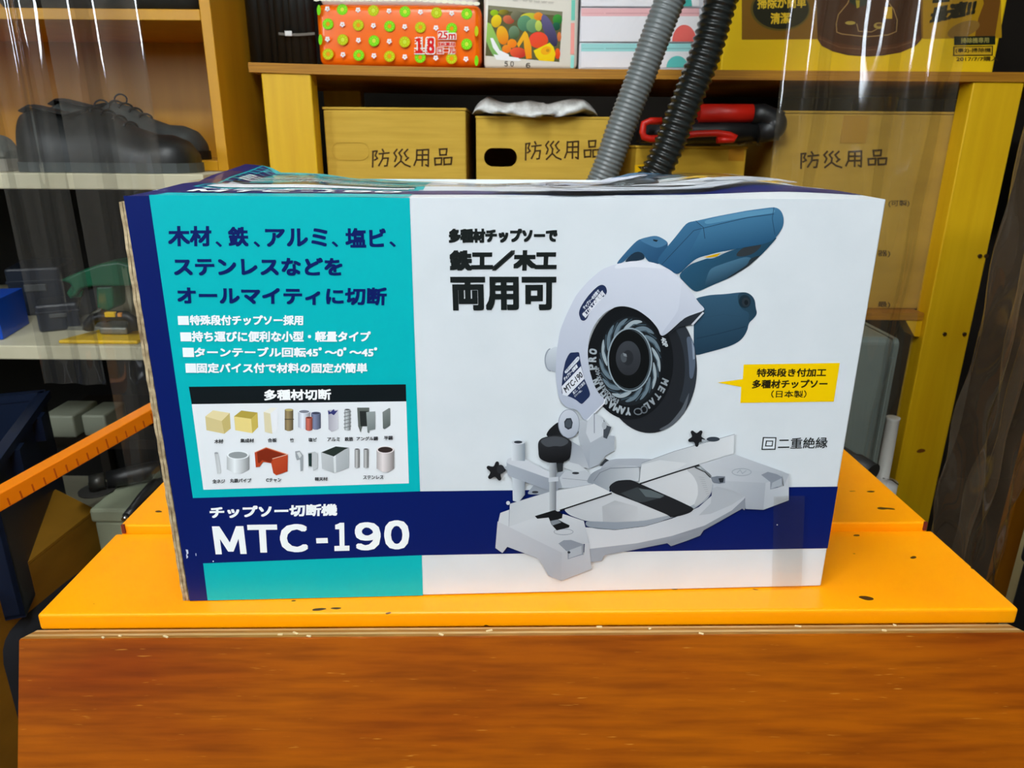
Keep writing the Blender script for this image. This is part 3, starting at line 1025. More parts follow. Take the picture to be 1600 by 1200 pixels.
    A.poly([(760, 72), (800, 20), (862, 50), (868, 165), (780, 215), (750, 150)], (200, 206, 214)); A.poly([(780, 215), (868, 195), (940, 170), (938, 270), (880, 300), (840, 360), (772, 388)], (170, 178, 188)); A.line([(805, 20), (806, 150)], 5, (120, 128, 140)); A.poly([(868, 60), (890, 100), (920, 110), (890, 190), (866, 180)], (70, 76, 84)); A.ellipse(872, 100, 16, 26, (176, 182, 190), n=20)
    A.poly([(645, 200), (720, 245), (772, 388), (640, 362)], (150, 158, 170), (184, 190, 198), (645, 210), (770, 380))
    A.poly([(640, 345), (700, 360), (760, 400), (700, 420), (600, 380)], (200, 206, 212)); A.ellipse(575, 345, 28, 18, (36, 39, 43), n=20); A.poly([(555, 350), (598, 350), (596, 410), (560, 412)], (46, 50, 54))
    A.poly([(840, 370), (880, 320), (925, 345), (920, 372)], (52, 57, 63))
    A.ellipse(636, 88, 72, 97, (206, 212, 224), n=40, c2=(170, 178, 192), a=(600, 0), b=(670, 180)); A.arc(636, 88, 72, 97, 5, (150, 158, 172)); A.poly([(604, 75), (620, 52), (650, 50), (662, 80), (655, 118), (632, 128), (608, 112)], (48, 54, 64)); A.poly([(612, 80), (624, 62), (646, 60), (655, 82), (648, 110), (632, 116), (614, 106)], (74, 82, 92))
    A.frame(960, 640, 4.286)
    # base plate
    A.poly([(-170, 905), (150, 880), (380, 835), (600, 765), (780, 665), (865, 585), (876, 640), (865, 666), (850, 655), (700, 740), (592, 800), (570, 835), (480, 870), (375, 906), (350, 886), (100, 936), (-70, 966), (-90, 1005), (-150, 1012), (-175, 1000)], (158, 164, 174), (138, 145, 156), (200, 850), (260, 930))
    A.poly([(-200, 780), (0, 795), (200, 765), (400, 715), (560, 645), (650, 565), (640, 440), (735, 470), (870, 570), (866, 588), (780, 668), (600, 768), (380, 838), (150, 886), (-170, 924)], (206, 210, 216), (186, 192, 200), (200, 880), (760, 560))
    A.poly([(650, 520), (700, 500), (800, 540), (868, 572), (780, 630), (640, 690), (560, 700), (640, 620)], (176, 182, 190))
    # back ring of the base and clamp arm foundations
    A.spoly([(-500, 450), (-330, 400), (-180, 430), (-120, 420), (-60, 340), (0, 322), (160, 320), (260, 325), (180, 350), (178, 380), (-20, 370), (-120, 420), (-150, 470), (-200, 500), (-380, 520), (-420, 560), (-590, 560), (-560, 520)], (172, 178, 188), (150, 158, 168), (0, 320), (-400, 540))
    A.poly([(-330, 400), (-262, 408), (-200, 400), (-150, 430), (-150, 500), (-350, 520), (-370, 450)], (190, 196, 204)); A.ellipse(-262, 418, 24, 8, (44, 48, 54), n=20); A.ellipse(-532, 545, 22, 8, (50, 54, 60), n=20); A.line([(-350, 452), (-160, 470)], 3, (140, 146, 156))
    # turntable
    A.spoly([(-195, 738), (0, 745), (200, 735), (400, 690), (560, 610), (630, 540), (655, 480), (656, 525), (620, 592), (520, 662), (380, 716), (200, 770), (0, 795), (-120, 792), (-195, 770)], (140, 150, 162), (164, 172, 182), (-100, 760), (500, 640))
    A.line([(-190, 778), (0, 797), (200, 772), (380, 720), (520, 665)], 3, (60, 70, 80))
    A.spoly([(-194, 738), (0, 745), (200, 735), (400, 690), (560, 610), (630, 540), (654, 482), (630, 430), (560, 384), (480, 372), (300, 420), (160, 480), (-40, 545), (-345, 660), (-300, 700)], (214, 217, 221), (192, 197, 203), (400, 400), (100, 740))
    A.poly([(-85, 640), (0, 600), (150, 640), (160, 738), (0, 745), (-80, 742)], (176, 180, 186), (198, 202, 207), (20, 690), (160, 700))
    A.spoly([(-193, 480), (-160, 420), (-93, 385), (7, 365), (162, 370), (162, 480), (107, 462), (17, 466), (-40, 505), (-33, 548), (-113, 502), (-145, 490)], (140, 148, 158), (196, 202, 208), (-150, 400), (150, 420)); A.line([(-140, 470), (-100, 415), (-30, 385), (160, 378)], 4, (110, 118, 128))
    A.spoly([(470, 392), (540, 375), (620, 430), (654, 485), (640, 550), (570, 622), (522, 645), (556, 560), (552, 490), (520, 430)], (186, 190, 195)); [A.line([(585 + 6 * i, 500 + 14 * i), (612 + 4 * i, 500 + 13 * i)], 2, (150, 154, 160)) for i in range(-4, 6)]
    # slot
    A.spoly([(-43, 512), (-20, 486), (17, 466), (107, 460), (167, 488), (400, 590), (530, 652), (508, 680), (440, 702), (375, 714), (350, 695), (150, 612), (-22, 545)], (34, 36, 40)); A.poly([(40, 552), (150, 510), (330, 575), (200, 610), (150, 612)], (58, 64, 68)); A.poly([(160, 520), (240, 530), (330, 568), (300, 585), (205, 575)], (92, 102, 106)); A.line([(370, 710), (530, 655)], 4, (20, 22, 24))
    # fences
    A.poly([(160, 486), (178, 350), (400, 270), (797, 158), (790, 286), (560, 358), (400, 410)], (186, 192, 198), (222, 226, 230), (200, 420), (780, 200)); A.line([(178, 350), (400, 270), (797, 158)], 3, (130, 138, 146)); A.poly([(178, 360), (300, 330), (480, 350), (400, 405), (165, 480)], (212, 216, 220)); A.line([(162, 490), (400, 412), (560, 362)], 9, (28, 30, 34))
    A.line([(535, 378), (600, 410), (636, 446)], 6, (28, 32, 36))
    # right foot
    A.poly([(560, 360), (790, 288), (1160, 424), (1160, 480), (1128, 500), (1118, 442), (1080, 425), (1020, 410), (978, 428), (1036, 474), (1005, 486), (735, 468), (650, 442), (630, 420)], (200, 205, 212), (176, 183, 192), (700, 320), (1040, 460))
    A.poly([(655, 500), (735, 468), (1005, 482), (990, 662), (872, 656), (866, 570), (780, 530)], (186, 192, 200), (158, 165, 176), (800, 480), (940, 650)); A.poly([(1005, 482), (1038, 472), (1036, 526), (1128, 502), (1160, 428), (1160, 598), (990, 662)], (196, 201, 208), (174, 181, 190), (1150, 450), (1000, 640)); A.poly([(975, 428), (1020, 408), (1080, 424), (1116, 442), (1116, 500), (1036, 526), (1036, 476)], (136, 144, 156)); A.poly([(1050, 480), (1112, 450), (1112, 498), (1040, 522)], (166, 174, 184))
    A.arc(845, 410, 66, 26, 5, (156, 164, 174)); A.line([(815, 415), (835, 395), (850, 420), (875, 400)], 5, (160, 168, 178)); A.poly([(640, 445), (680, 436), (735, 438), (735, 482), (700, 488), (660, 482), (648, 470)], (120, 128, 140)); A.poly([(690, 452), (728, 446), (722, 478), (700, 480)], (40, 46, 54))
    A.spoly(star(545, 182, 60, 34, 0.3), (30, 32, 36)); A.poly([(580, 190), (612, 196), (610, 212), (578, 206)], (176, 184, 192)); A.ellipse(655, 190, 44, 16, (58, 66, 76), n=24)
    # left fence and foot
    A.frame(740, 640, 4.286)
    A.poly([(235, 778), (242, 622), (500, 540), (800, 486), (920, 546), (580, 668), (420, 712)], (196, 202, 208), (214, 218, 222), (300, 700), (800, 520)); A.line([(242, 622), (500, 542), (800, 488)], 3, (150, 158, 166)); A.line([(578, 664), (918, 552)], 9, (26, 28, 32))
    A.poly([(165, 742), (178, 682), (238, 660), (234, 775), (420, 708), (600, 690), (735, 735), (772, 882), (725, 892), (650, 862), (600, 865), (566, 886), (625, 940), (590, 950)], (204, 209, 215), (184, 190, 198), (500, 720), (560, 930))
    A.poly([(160, 738), (590, 948), (584, 1136), (500, 1102), (462, 1030), (430, 985), (225, 908), (192, 950), (145, 916)], (196, 199, 206), (168, 174, 184), (300, 760), (500, 1100)); A.poly([(590, 948), (628, 932), (630, 992), (736, 960), (742, 885), (770, 880), (786, 1056), (584, 1136)], (190, 194, 201), (170, 176, 186), (760, 900), (600, 1130))
    A.poly([(566, 886), (600, 864), (650, 862), (736, 892), (732, 960), (628, 992), (626, 938)], (138, 146, 158)); A.poly([(640, 930), (720, 900), (722, 955), (634, 985)], (170, 178, 188)); A.ellipse(636, 945, 10, 8, (40, 46, 54), n=16); A.arc(600, 808, 66, 22, 5, (150, 156, 166))
    # vice
    A.poly([(258, 440), (342, 440), (342, 560), (300, 610), (262, 600)], (206, 214, 222), (130, 140, 152), (290, 500), (345, 500)); A.ellipse(230, 615, 13, 13, (206, 210, 216), n=16)
    A.spoly([(218, 335), (236, 312), (345, 322), (560, 440), (566, 470), (565, 540), (500, 532), (225, 432)], (170, 178, 190), (148, 156, 168), (300, 400), (500, 530)); A.spoly([(218, 335), (236, 312), (345, 322), (560, 440), (505, 452), (225, 352)], (206, 211, 219))
    A.poly([(253, 215), (342, 215), (342, 335), (253, 332)], (226, 232, 238), (128, 140, 152), (285, 260), (344, 260)); A.ellipse(297, 210, 44, 15, (206, 212, 220), n=28); A.ellipse(297, 209, 28, 9, (40, 46, 54), n=20)
    A.poly([(200, 378), (244, 360), (248, 378), (206, 396)], (170, 178, 188)); A.spoly(star(148, 404, 68, 38, -0.15), (30, 31, 34)); A.ellipse(180, 390, 26, 30, (44, 46, 50), n=20)
    A.poly([(504, 340), (552, 340), (550, 690), (506, 690)], (186, 192, 198), (110, 116, 124), (515, 500), (552, 500)); A.poly([(500, 445), (565, 440), (565, 470), (500, 475)], (196, 202, 210))
    A.spoly([(428, 212), (450, 182), (540, 160), (600, 166), (650, 200), (655, 220), (645, 318), (600, 345), (500, 348), (435, 318)], (44, 46, 50), (20, 21, 24), (520, 190), (540, 340)); A.spoly([(440, 205), (470, 182), (540, 168), (610, 180), (640, 210), (590, 240), (540, 232), (490, 246)], (74, 78, 84))
    A.poly([(408, 702), (540, 662), (594, 688), (590, 716), (562, 725), (600, 745), (640, 764), (636, 778), (555, 798), (520, 760), (500, 712), (425, 720)], (22, 24, 27)); A.poly([(512, 735), (560, 725), (585, 745), (525, 765)], (128, 136, 144))


def star(cx, cy, r1, r2, rot, n=5):
    out = []
    for i in range(n * 4):
        k = i % 4
        r = r1 if k in (0, 1) else r2
        a = rot + 2 * math.pi * (i // 4) / n + (-0.16, 0.16, 0.45, 0.80)[k]
        out.append((cx + r * math.cos(a), cy + r * math.sin(a)))
    return out


for nm, fn, st in (('colour_fields', draw_fields, 1), ('claims_lettering', draw_claims, 10), ('material_chart', draw_chart, 10),
                   ('product_name_lettering', lambda A: draw_model(A, 'name'), 10), ('model_number_lettering', lambda A: draw_model(A, 'number'), 10), ('slogan_lettering', lambda A: draw_slogan(A, 'slogan'), 10), ('insulation_mark', lambda A: draw_slogan(A, 'mark'), 10), ('speech_callout', draw_callout, 10), ('saw_picture', draw_saw, 10)):
    A = Art(face, front3, gain=0.90 if nm == 'saw_picture' else 1.04, start=st)
    fn(A)
    A.build(nm, carton)
b = MB()
q = [face(1206, 772), face(1252, 771), face(1246, 916), face(1203, 917)]
b.loft([[(u + .0012 * math.sin(k * 2.1), -0.0034 - .0004 * math.sin(k * 1.3 + u * 90), max(.001, v)) for k, (u, v) in enumerate([(q[0][0] + (q[1][0] - q[0][0]) * a + (q[3][0] - q[0][0]) * c, q[0][1] + (q[3][1] - q[0][1]) * c) for a in (0, .25, .5, .75, 1)])] for c in [i / 12 for i in range(13)]], closed=False, caps=False)
b.build('front_tape', film('clear_tape', (0.98, 0.97, 0.95), 0.06, 0.03, 0.45, 0.02), carton)
# the same artwork printed on the lid flaps
A = Art(face, lambda u, v, h: (u, v, h), gain=1.05, start=1, step=1.0e-5, split=((CW / NU, NU), (CH / NV, NV), top3))
draw_fields(A)
draw_claims(A)
A.frame(250, 580, 3.157)
A.poly([(143, 76), (1213, 64), (1215, 148), (157, 162)], (14, 22, 26)); A.poly([(157, 162), (1215, 148), (1228, 552), (215, 584)], (222, 226, 230))
draw_model(A)
draw_slogan(A)
draw_callout(A)
draw_saw(A)
A.build('lid_print', carton)
# clear packing tape over the lid seam
TAPE = film('clear_tape', (0.98, 0.97, 0.95), 0.06, 0.03, 0.45, 0.02)
b = MB()
tg = []
for j in range(9):
    w = 0.30 + 0.4 * j / 8
    tg.append([(CW * (i / 80) * 0.96 + 0.01, CDP * w, CH + top_h(CW * (i / 80) * 0.96 + 0.01, w) + 0.0032) for i in range(81)])
b.loft(tg, closed=False, caps=False)
b.build('clear_tape', TAPE, carton)

# ------------------------------------------------------------------ wooden shelf rack behind
def X(px, py, Y):
    return at(px, py, Y).x


def Z(px, py, Y):
    return at(px, py, Y).z


SH_Y = 1.25
zu = Z0 + 0.4385                             # top of the upper shelf board
zl = Z0 + 0.040                              # top of the lower shelf board
rack = thing('shelf_rack', 'varnished pine shelf rack of posts and plywood boards behind the carton', 'shelf', (0.2, 1.25, 0))
RO = Vector((0.2, 1.25, 0))
xl0, xl1 = X(388, 104, SH_Y), 1.35
b = MB()
n = 24
rr = []
for i in range(n + 1):
    x = xl0 + (xl1 - xl0) * i / n
    sag = 0.006 * max(0, 1 - (x - xl0) / 0.5) ** 2
    rr.append([Vector((x, SH_Y, zu + sag)) - RO, Vector((x, SH_Y + 0.45, zu + sag)) - RO, Vector((x, SH_Y + 0.45, zu + sag - 0.0145)) - RO, Vector((x, SH_Y, zu + sag - 0.0145)) - RO])
b.loft(rr, smooth=False)
b.build('upper_board', PLYEDGE, rack)
PX = ((X(410, 150, SH_Y), X(487, 150, SH_Y)), (X(1517, 160, SH_Y), X(1596, 160, SH_Y)))
for x0, x1 in PX:
    for y0, y1 in ((SH_Y + 0.003, SH_Y + 0.042), (SH_Y + 0.40, SH_Y + 0.439)):
        b = MB(); b.box((x0, y0, 0), (x1, y1, zu - 0.0095 if x0 < 0 else zu - 0.0146), bevel=0.002); b.build('post', PINE, rack, loc=(x0, y0, 0)).location = Vector((x0, y0, 0)) - RO
b = MB(); b.box((PX[0][1] + 0.002, SH_Y + 0.012, zl - 0.013), (PX[1][0] - 0.002, SH_Y + 0.438, zl)); b.build('lower_board', PLYEDGE, rack, loc=RO).location = (0, 0, 0)
b = MB(); b.prism([(PX[1][0] - 0.032, zl - 0.0135), (PX[1][0] - 0.001, zl - 0.0135), (PX[1][0] - 0.001, zl - 0.044), (PX[1][0] - 0.010, zl - 0.044)], 'y', SH_Y + 0.014, SH_Y + 0.05); b.build('corner_block', PINE, rack, loc=RO).location = (0, 0, 0)
SCREW = mat('screw_head', (120, 96, 60), 0.4, 0.9)
for px, py in ((1476, 522), (1507, 522), (1531, 400), (1541, 400)):
    p = at(px, py, SH_Y + 0.002); b = MB(); b.tube([(p.x, SH_Y + 0.0005, p.z), (p.x, SH_Y + 0.006, p.z)], 0.0035, 12); b.build('screw', SCREW, rack, loc=RO).location = (0, 0, 0)


def cardboard_box(label, px0, px1, pyt, Y, depth, zb, m, yaw=0.0, hole=None, group=None, cat='cardboard box', name='cardboard_box'):
    """closed carton with a real hand hole when asked; returns (thing, x0, x1, zt)"""
    x0, x1, zt = X(px0, pyt + 30, Y), X(px1, pyt + 30, Y), Z((px0 + px1) / 2, pyt, Y)
    t = thing(name, label, cat, ((x0 + x1) / 2, Y, zb + 0.0006), yaw, group)
    w, h = (x1 - x0) / 2, zt - zb - 0.0006
    b = MB()
    if hole:
        q = [(-w, 0, 0), (w, 0, 0), (w, 0, h), (-w, 0, h)]
        hx, hz, hw, hh = hole
        hx -= (x0 + x1) / 2; hz -= zb
        st = []
        for i in range(24):
            a = 2 * math.pi * i / 24
            cx = hx + math.copysign(hw - hh, math.cos(a)) if abs(math.cos(a)) > 1e-6 else hx
            st.append((cx + hh * math.cos(a), 0, hz + hh * math.sin(a)))
        vo = [b.bm.verts.new(p) for p in q]; vi = [b.bm.verts.new(p) for p in st]
        es = [b.bm.edges.new((vo[i], vo[(i + 1) % 4])) for i in range(4)] + [b.bm.edges.new((vi[i], vi[(i + 1) % 24])) for i in range(24)]
        bmesh.ops.triangle_fill(b.bm, edges=es, use_beauty=True, use_dissolve=False)
        for f in ((( -w, 0, 0), (-w, depth, 0), (-w, depth, h), (-w, 0, h)), ((w, 0, 0), (w, depth, 0), (w, depth, h), (w, 0, h)), ((-w, 0, 0), (w, 0, 0), (w, depth, 0), (-w, depth, 0)), ((-w, depth, 0), (w, depth, 0), (w, depth, h), (-w, depth, h)), ((-w, 0, h), (w, 0, h), (w, depth, h), (-w, depth, h))):
            b.face(f)
        bmesh.ops.remove_doubles(b.bm, verts=b.bm.verts[:], dist=1e-5)
        o = b.build('box_body', m, t)
        sm = o.modifiers.new('thickness', 'SOLIDIFY'); sm.thickness = 0.004; sm.offset = -1
    else:
        b.box((-w, 0, 0), (w, depth, h), bevel=0.0025)
        b.build('box_body', m, t)
    # lid flaps on top with a closing gap
    for (y0, y1) in ((-0.001, depth / 2 - 0.002), (depth / 2 + 0.002, depth + 0.001)):
        b = MB(); b.box((-w - 0.001, y0, h + 0.0002), (w + 0.001, y1, h + 0.0042), bevel=0.001); b.build('lid_flap', m, t)
    return t, x0, x1, zt


BX = 1.29
t, *_ = cardboard_box('brown cardboard box with handwritten marks beside the left shelf post', 507, 728, 172, BX, 0.34, zl, KRAFT)
A = flat_art(BX, t.location, gain=1.3)
pen_text(A, '防災用品', (581, 261), (706, 259), 27, 2.6, PEN_INK)
A.build('handwriting', t)
b = MB()
p = at(547.5, 236, BX) - t.location
st = [(p.x + math.copysign(0.017, math.cos(a)) + 0.015 * math.cos(a), p.z + 0.015 * math.sin(a)) for a in [2 * math.pi * (i + .5) / 28 for i in range(28)]]
si = [(p.x + math.copysign(0.017, math.cos(a)) + 0.0138 * math.cos(a), p.z + 0.0138 * math.sin(a)) for a in [2 * math.pi * (i + .5) / 28 for i in range(28)]]
rr = [[(o_[0], -0.0002, o_[1]), (o_[0], -0.0011, o_[1]), (i_[0], -0.0011, i_[1]), (i_[0], -0.0002, i_[1])] for o_, i_ in zip(st + st[:1], si + si[:1])]
b.loft(rr, smooth=False, caps=False); b.build('hand_hole_cover', KRAFT, t)

hp = at(782, 246.5, BX)
t, bx0, bx1, bzt = cardboard_box('brown cardboard box with open hand hole and handwritten marks under folded white plastic', 744, 956, 186, BX, 0.34, zl, KRAFT, hole=(hp.x, hp.z, 0.0285, 0.0155))
A = flat_art(BX, t.location, gain=1.3)
pen_text(A, '防災用品', (820, 250), (938, 247), 28, 2.6, PEN_INK)
A.build('handwriting', t)

t, *_ = cardboard_box('large brown cardboard box with handwritten marks beside the right shelf post', 1212, 1494, 178, BX + 0.005, 0.34, zl, KRAFT_D)
A = flat_art(BX + 0.005, t.location, gain=1.25)
pen_text(A, '防災用品', (1250, 263), (1385, 259), 25, 3.0, PEN_INK)
A.build('handwriting', t)
A = flat_art(BX + 0.005, t.location, gain=1.25)
A.text('(可製)', (1388, 324), (1421, 323), (1388, 313), (70, 52, 24), 0.02, 4)
A.text('器)', (1371, 402), (1391, 402), (1371, 391), (70, 52, 24), 0.02, 4)
A.text('最)', (1371, 481), (1391, 481), (1371, 471), (70, 52, 24), 0.02, 4)
A.build('printed_notes', t)
p = at(1335, 204, BX + 0.005) - t.location
b = MB(); b.box((p.x - 0.022, -0.0012, p.z - 0.02), (p.x + 0.022, -0.0002, p.z + 0.024)); b.build('packing_tape', mat('brown_tape', (178, 134, 48), 0.35), t)

ytop = 230
t, yx0, yx1, yzt = cardboard_box('low yellowish cardboard box with a tape patch under the red and black tool', 992, 1164, 232, BX + 0.004, 0.30, zl, KRAFT_Y)
A = flat_art(BX + 0.004, t.location, gain=1.2)
A.poly([(1138, 232.5), (1163, 232.5), (1162, 252), (1138, 251)], (176, 122, 24))
A.build('tape_patch', t)
A = flat_art(BX + 0.004, t.location, gain=1.2)
A.poly([(992, 258), (1012, 256), (1012, 268), (992, 270)], (236, 176, 10)); A.poly([(996, 260), (1003, 260), (1012, 266), (1005, 268)], (30, 28, 24))
A.poly([(992, 270), (1014, 268), (1014, 280), (992, 282)], (206, 200, 186))
A.build('printed_label', t)
b = MB()
rr = []
for i in range(25):
    x = X(1062, 232, BX) + (X(1184, 232, BX) - X(1062, 232, BX)) * i / 24
    h = yzt + 0.0052 + 0.0035 * abs(math.sin(i * 0.55)) + 0.002 * math.sin(i * 1.3)
    rr.append([(x, BX - 0.018, h + 0.001), (x, BX - 0.006, h + 0.003), (x, BX + 0.06, yzt + 0.0075), (x, BX + 0.10, yzt + 0.0065)])
b.loft(rr, closed=False, caps=False)
o = b.build('plastic_sheet', film('cloudy_film', (0.9, 0.88, 0.84), 0.15, 0.08, 0.7, 0.45, (170, 150, 120)), None, loc=(yx1 - 0.07, BX, yzt + 0.005))
tag(o, 'crumpled clear plastic sheet hanging over the low yellow box', 'plastic sheet')

# folded white plastic bag on the middle box
x0, x1 = X(738, 170, 1.30), X(933, 170, 1.30)
b = MB()
rr = []
NS = 44
for i in range(NS + 1):
    s = i / NS
    x = x0 + (x1 - x0) * s
    e = min(1, 9 * s, 9 * (1 - s)) ** 0.5 if 0 < s < 1 else 0.05
    top = (0.021 + 0.0025 * math.sin(s * 17) + 0.0025 * math.sin(s * 8 + 1)) * e
    bow = 0.010 * (math.sin(math.pi * s)) ** 1.0
    z0 = bzt + 0.0075
    y0 = BX - 0.028 * math.sin(math.pi * s) ** 0.6 - 0.004
    ring = []
    for k in range(14):
        a = 2 * math.pi * k / 14
        rad = 1 + 0.10 * math.sin(3 * a + s * 21) + 0.05 * math.sin(7 * a - s * 35)
        yy = (y0 + BX + 0.15) / 2 + (BX + 0.15 - y0) / 2 * math.cos(a) * rad
        zz = z0 + top * 0.55 + top * 0.55 * math.sin(a) * rad
        if yy < BX:
            zz -= bow * min(1, (BX - yy) / 0.02) + 0.002
        else:
            zz = max(zz, z0 + 0.0005)
        ring.append((x, yy, zz))
    rr.append(ring)
b.loft(rr)
o = b.build('folded_plastic_bag', noisy('crinkled_white_plastic', (206, 208, 204), (234, 236, 234), (30, 8, 30), 4, 0.22, 0.9, spec=0.7), None, loc=((x0 + x1) / 2, BX + 0.05, bzt + 0.006))
tag(o, 'folded white plastic bag lying on the middle cardboard box', 'plastic bag')

# red and black power tool on the low yellow box
RED = mat('red_plastic', (214, 34, 18), 0.4)
yt = yzt + 0.0092
def pw(px, py, Y):
    return at(px, py, Y)
YT = 1.268
tl = thing('power_tool', 'red and black long handled power tool lying on the low yellow box', 'tool', (X(1100, 200, YT), YT, yt))
TO = tl.location.copy()
a0, a1 = pw(1092, 177, YT) - TO, pw(1190, 177, YT) - TO
b = MB(); b.tube([a0, a1], 0.0145, 24); b.build('red_barrel', RED, tl)
c0 = pw(1186, 178, YT) - TO; c1 = pw(1208, 186, YT) - TO; c2 = pw(1204, 204, YT) - TO
b = MB(); b.tube([c0 + Vector((-.012, 0, 0)), c0 + Vector((.005, 0, 0)), c1, c2, c2 + Vector((-.022, 0, -.004))], [0.0155, 0.0165, 0.021, 0.0215, 0.016], 20); b.ball(c1 * .5 + c2 * .5 + Vector((.003, 0, 0)), (.021, .022, .024)); b.build('black_end_cap', BLACKP, tl)
d0 = pw(1000, 207, YT + .01) - TO; d1 = pw(1205, 204, YT + .01) - TO
b = MB(); b.tube([d0, d0.lerp(d1, .3), d0.lerp(d1, .6), d1], [0.017, 0.019, 0.019, 0.016], 20); b.build('black_housing', BLACKP, tl)
path = [pw(x, y, YT - .03) - TO for x, y in ((1034, 189), (1016, 189), (1006, 193), (1004, 206), (1006, 214), (1016, 217), (1040, 216))]
b = MB(); b.tube(path, 0.0055, 12); b.build('red_hand_loop', RED, tl)
path = [pw(x, y, YT - .03) - TO for x, y in ((1066, 212), (1090, 209), (1120, 208), (1140, 211), (1149, 215), (1146, 218), (1120, 219))]
b = MB(); b.tube(path, 0.0052, 12); b.build('red_trigger_guard', RED, tl)
b = MB(); b.box(Vector((-.10, .027, 0.0005)), Vector((.08, .085, 0.024)), bevel=0.004); b.build('tool_base', BLACKP, tl)

# ------------------------------------------------------------------ goods on the upper shelf
SY = 1.275
# black bundle
bb = thing('black_bundle', 'tall black bundle of tubes bound with a clear strap beside the orange pack', 'bundle', (X(447, 100, 1.30), 1.34, zu + 0.004))
BO2 = bb.location.copy()
DARKS = mat('black_sheeting', (24, 25, 23), 0.38)
for px, r in ((403, .015), (416, .014), (430, .010), (441, .012), (453, .011), (464, .013), (476, .012), (485, .009)):
    x = X(px, 95, 1.33) - BO2.x
    b = MB(); b.tube([(x, 0, 0), (x, 0, 0.26)], r, 16); b.build('black_tube', DARKS, bb)
b = MB()
zc = Z(450, 53, 1.31) - BO2.z
rr = []
for i in range(15):
    x = X(432 + 57 * i / 14, 53, 1.31) - BO2.x
    rr.append([(x, -.0165, zc - .0015 * math.sin(i / 4)), (x, -.0165, zc + .004 - .0015 * math.sin(i / 4)), (x, -.0185, zc + .004 - .0015 * math.sin(i / 4)), (x, -.0185, zc - .0015 * math.sin(i / 4))])
b.loft(rr, smooth=False); b.build('binding_strap', mat('clear_strap', (110, 106, 98), 0.2), bb)
p = at(448, 53, 1.31) - BO2
b = MB(); b.box((p.x - .006, -.021, zc - .002), (p.x + .006, -.0186, zc + .006), bevel=.001); b.build('strap_buckle', WHITEP, bb)

# toilet roll pack
tx0, tx1 = X(496, 60, SY), X(752, 60, SY)
tp = thing('toilet_roll_pack', 'orange flowered plastic pack of 18 toilet rolls on the upper shelf', 'toilet roll pack', ((tx0 + tx1) / 2, SY, zu + 0.004))
TPO = tp.location.copy()
TW = (tx1 - tx0) / 2
ztp = Z(620, 6, SY) - TPO.z
ORF = mat('orange_printed_film', (255, 112, 0), 0.25, 0, 0.5)
b = MB(); b.box((-TW, 0, 0), (TW, 0.22, ztp), bevel=0.012, seg=5); b.build('orange_wrapper', ORF, tp, smooth=True)
b = MB(); b.box((-TW + .006, 0.006, ztp - 0.004), (TW - .006, 0.214, ztp + 0.12), bevel=0.012, seg=5); b.build('white_top_wrapper', mat('white_printed_film', (232, 228, 222), 0.25), tp, smooth=True)
A = flat_art(SY, TPO, gain=1.25)
A.frame(480, 0, 5.333)
GRN, YGR, PKW = (112, 204, 6), (176, 186, 2), (255, 236, 226)
sl = 0.036
for j, (y, gx, wx) in enumerate(((76, (292, 552, 815, 1078, 1330), (170, 425, 683, 945, 1205)), (203, (175, 428, 688, 945, 1205), (297, 555, 815, 1075, 1328)),
                                 (330, (300, 560, 815, 1330), (175, 432, 688)), (455, (180, 435, 690, 945, 1205), (305, 562, 818, 1075, 1325)))):
    for i, x in enumerate(gx):
        yy = y + (x - 200) * sl
        c = YGR if (i + j // 2) % 2 else GRN
        A.ellipse(x, yy, 45, 46, c, n=24); A.ellipse(x, yy, 16, 18, (250, 140, 10) if j % 2 else (196, 210, 60), n=16)
        for k in range(10):
            A.ellipse(x + 30 * math.cos(k * .628), yy + 31 * math.sin(k * .628), 6, 6, (150, 216, 40) if c == GRN else (200, 204, 30), n=8)
    for x in wx:
        yy = y + (x - 200) * sl
        for k in range(5):
            A.ellipse(x + 13 * math.cos(k * 1.2566 + .3), yy + 14 * math.sin(k * 1.2566 + .3), 9, 9, PKW, n=10)
        A.ellipse(x, yy, 6, 6, (250, 150, 90), n=10)
for x, y, c in ((92, 90, GRN), (105, 335, GRN), (1420, 265, YGR), (1420, 510, GRN)):
    A.ellipse(x + (14 if x < 200 else -8), y, 16, 44, c, n=20)
for k in range(26):
    x = 88 + 53 * k
    A.ellipse(x, 2 + max(0, (x - 900)) * 0.07, 28, 16, (250, 226, 200), n=16)
OUT, RD = (255, 226, 214), (206, 26, 24)
for s, x0, x1, y0, y1, bd in (('１８', 905, 1065, 318, 452, 0.05), ('25m', 1095, 1240, 268, 332, 0.03), ('2枚重ね', 1096, 1234, 358, 388, 0.03), ('ロール', 1090, 1236, 402, 452, 0.03)):
    e = 10 if s == '１８' else 7
    A.text(s, (x0 - e, y1 + e), (x1 + e, y1 + e), (x0 - e, y0 - e), OUT, bd + e * 1.5 / (y1 - y0), 10)
for s, x0, x1, y0, y1, bd in (('１８', 905, 1065, 318, 452, 0.05), ('25m', 1095, 1240, 268, 332, 0.03), ('2枚重ね', 1096, 1234, 358, 388, 0.03), ('ロール', 1090, 1236, 402, 452, 0.03)):
    A.text(s, (x0, y1), (x1, y1), (x0, y0), RD, bd, 6)
A.build('printed_flowers', tp, ink_material('film_ink', 0.25))

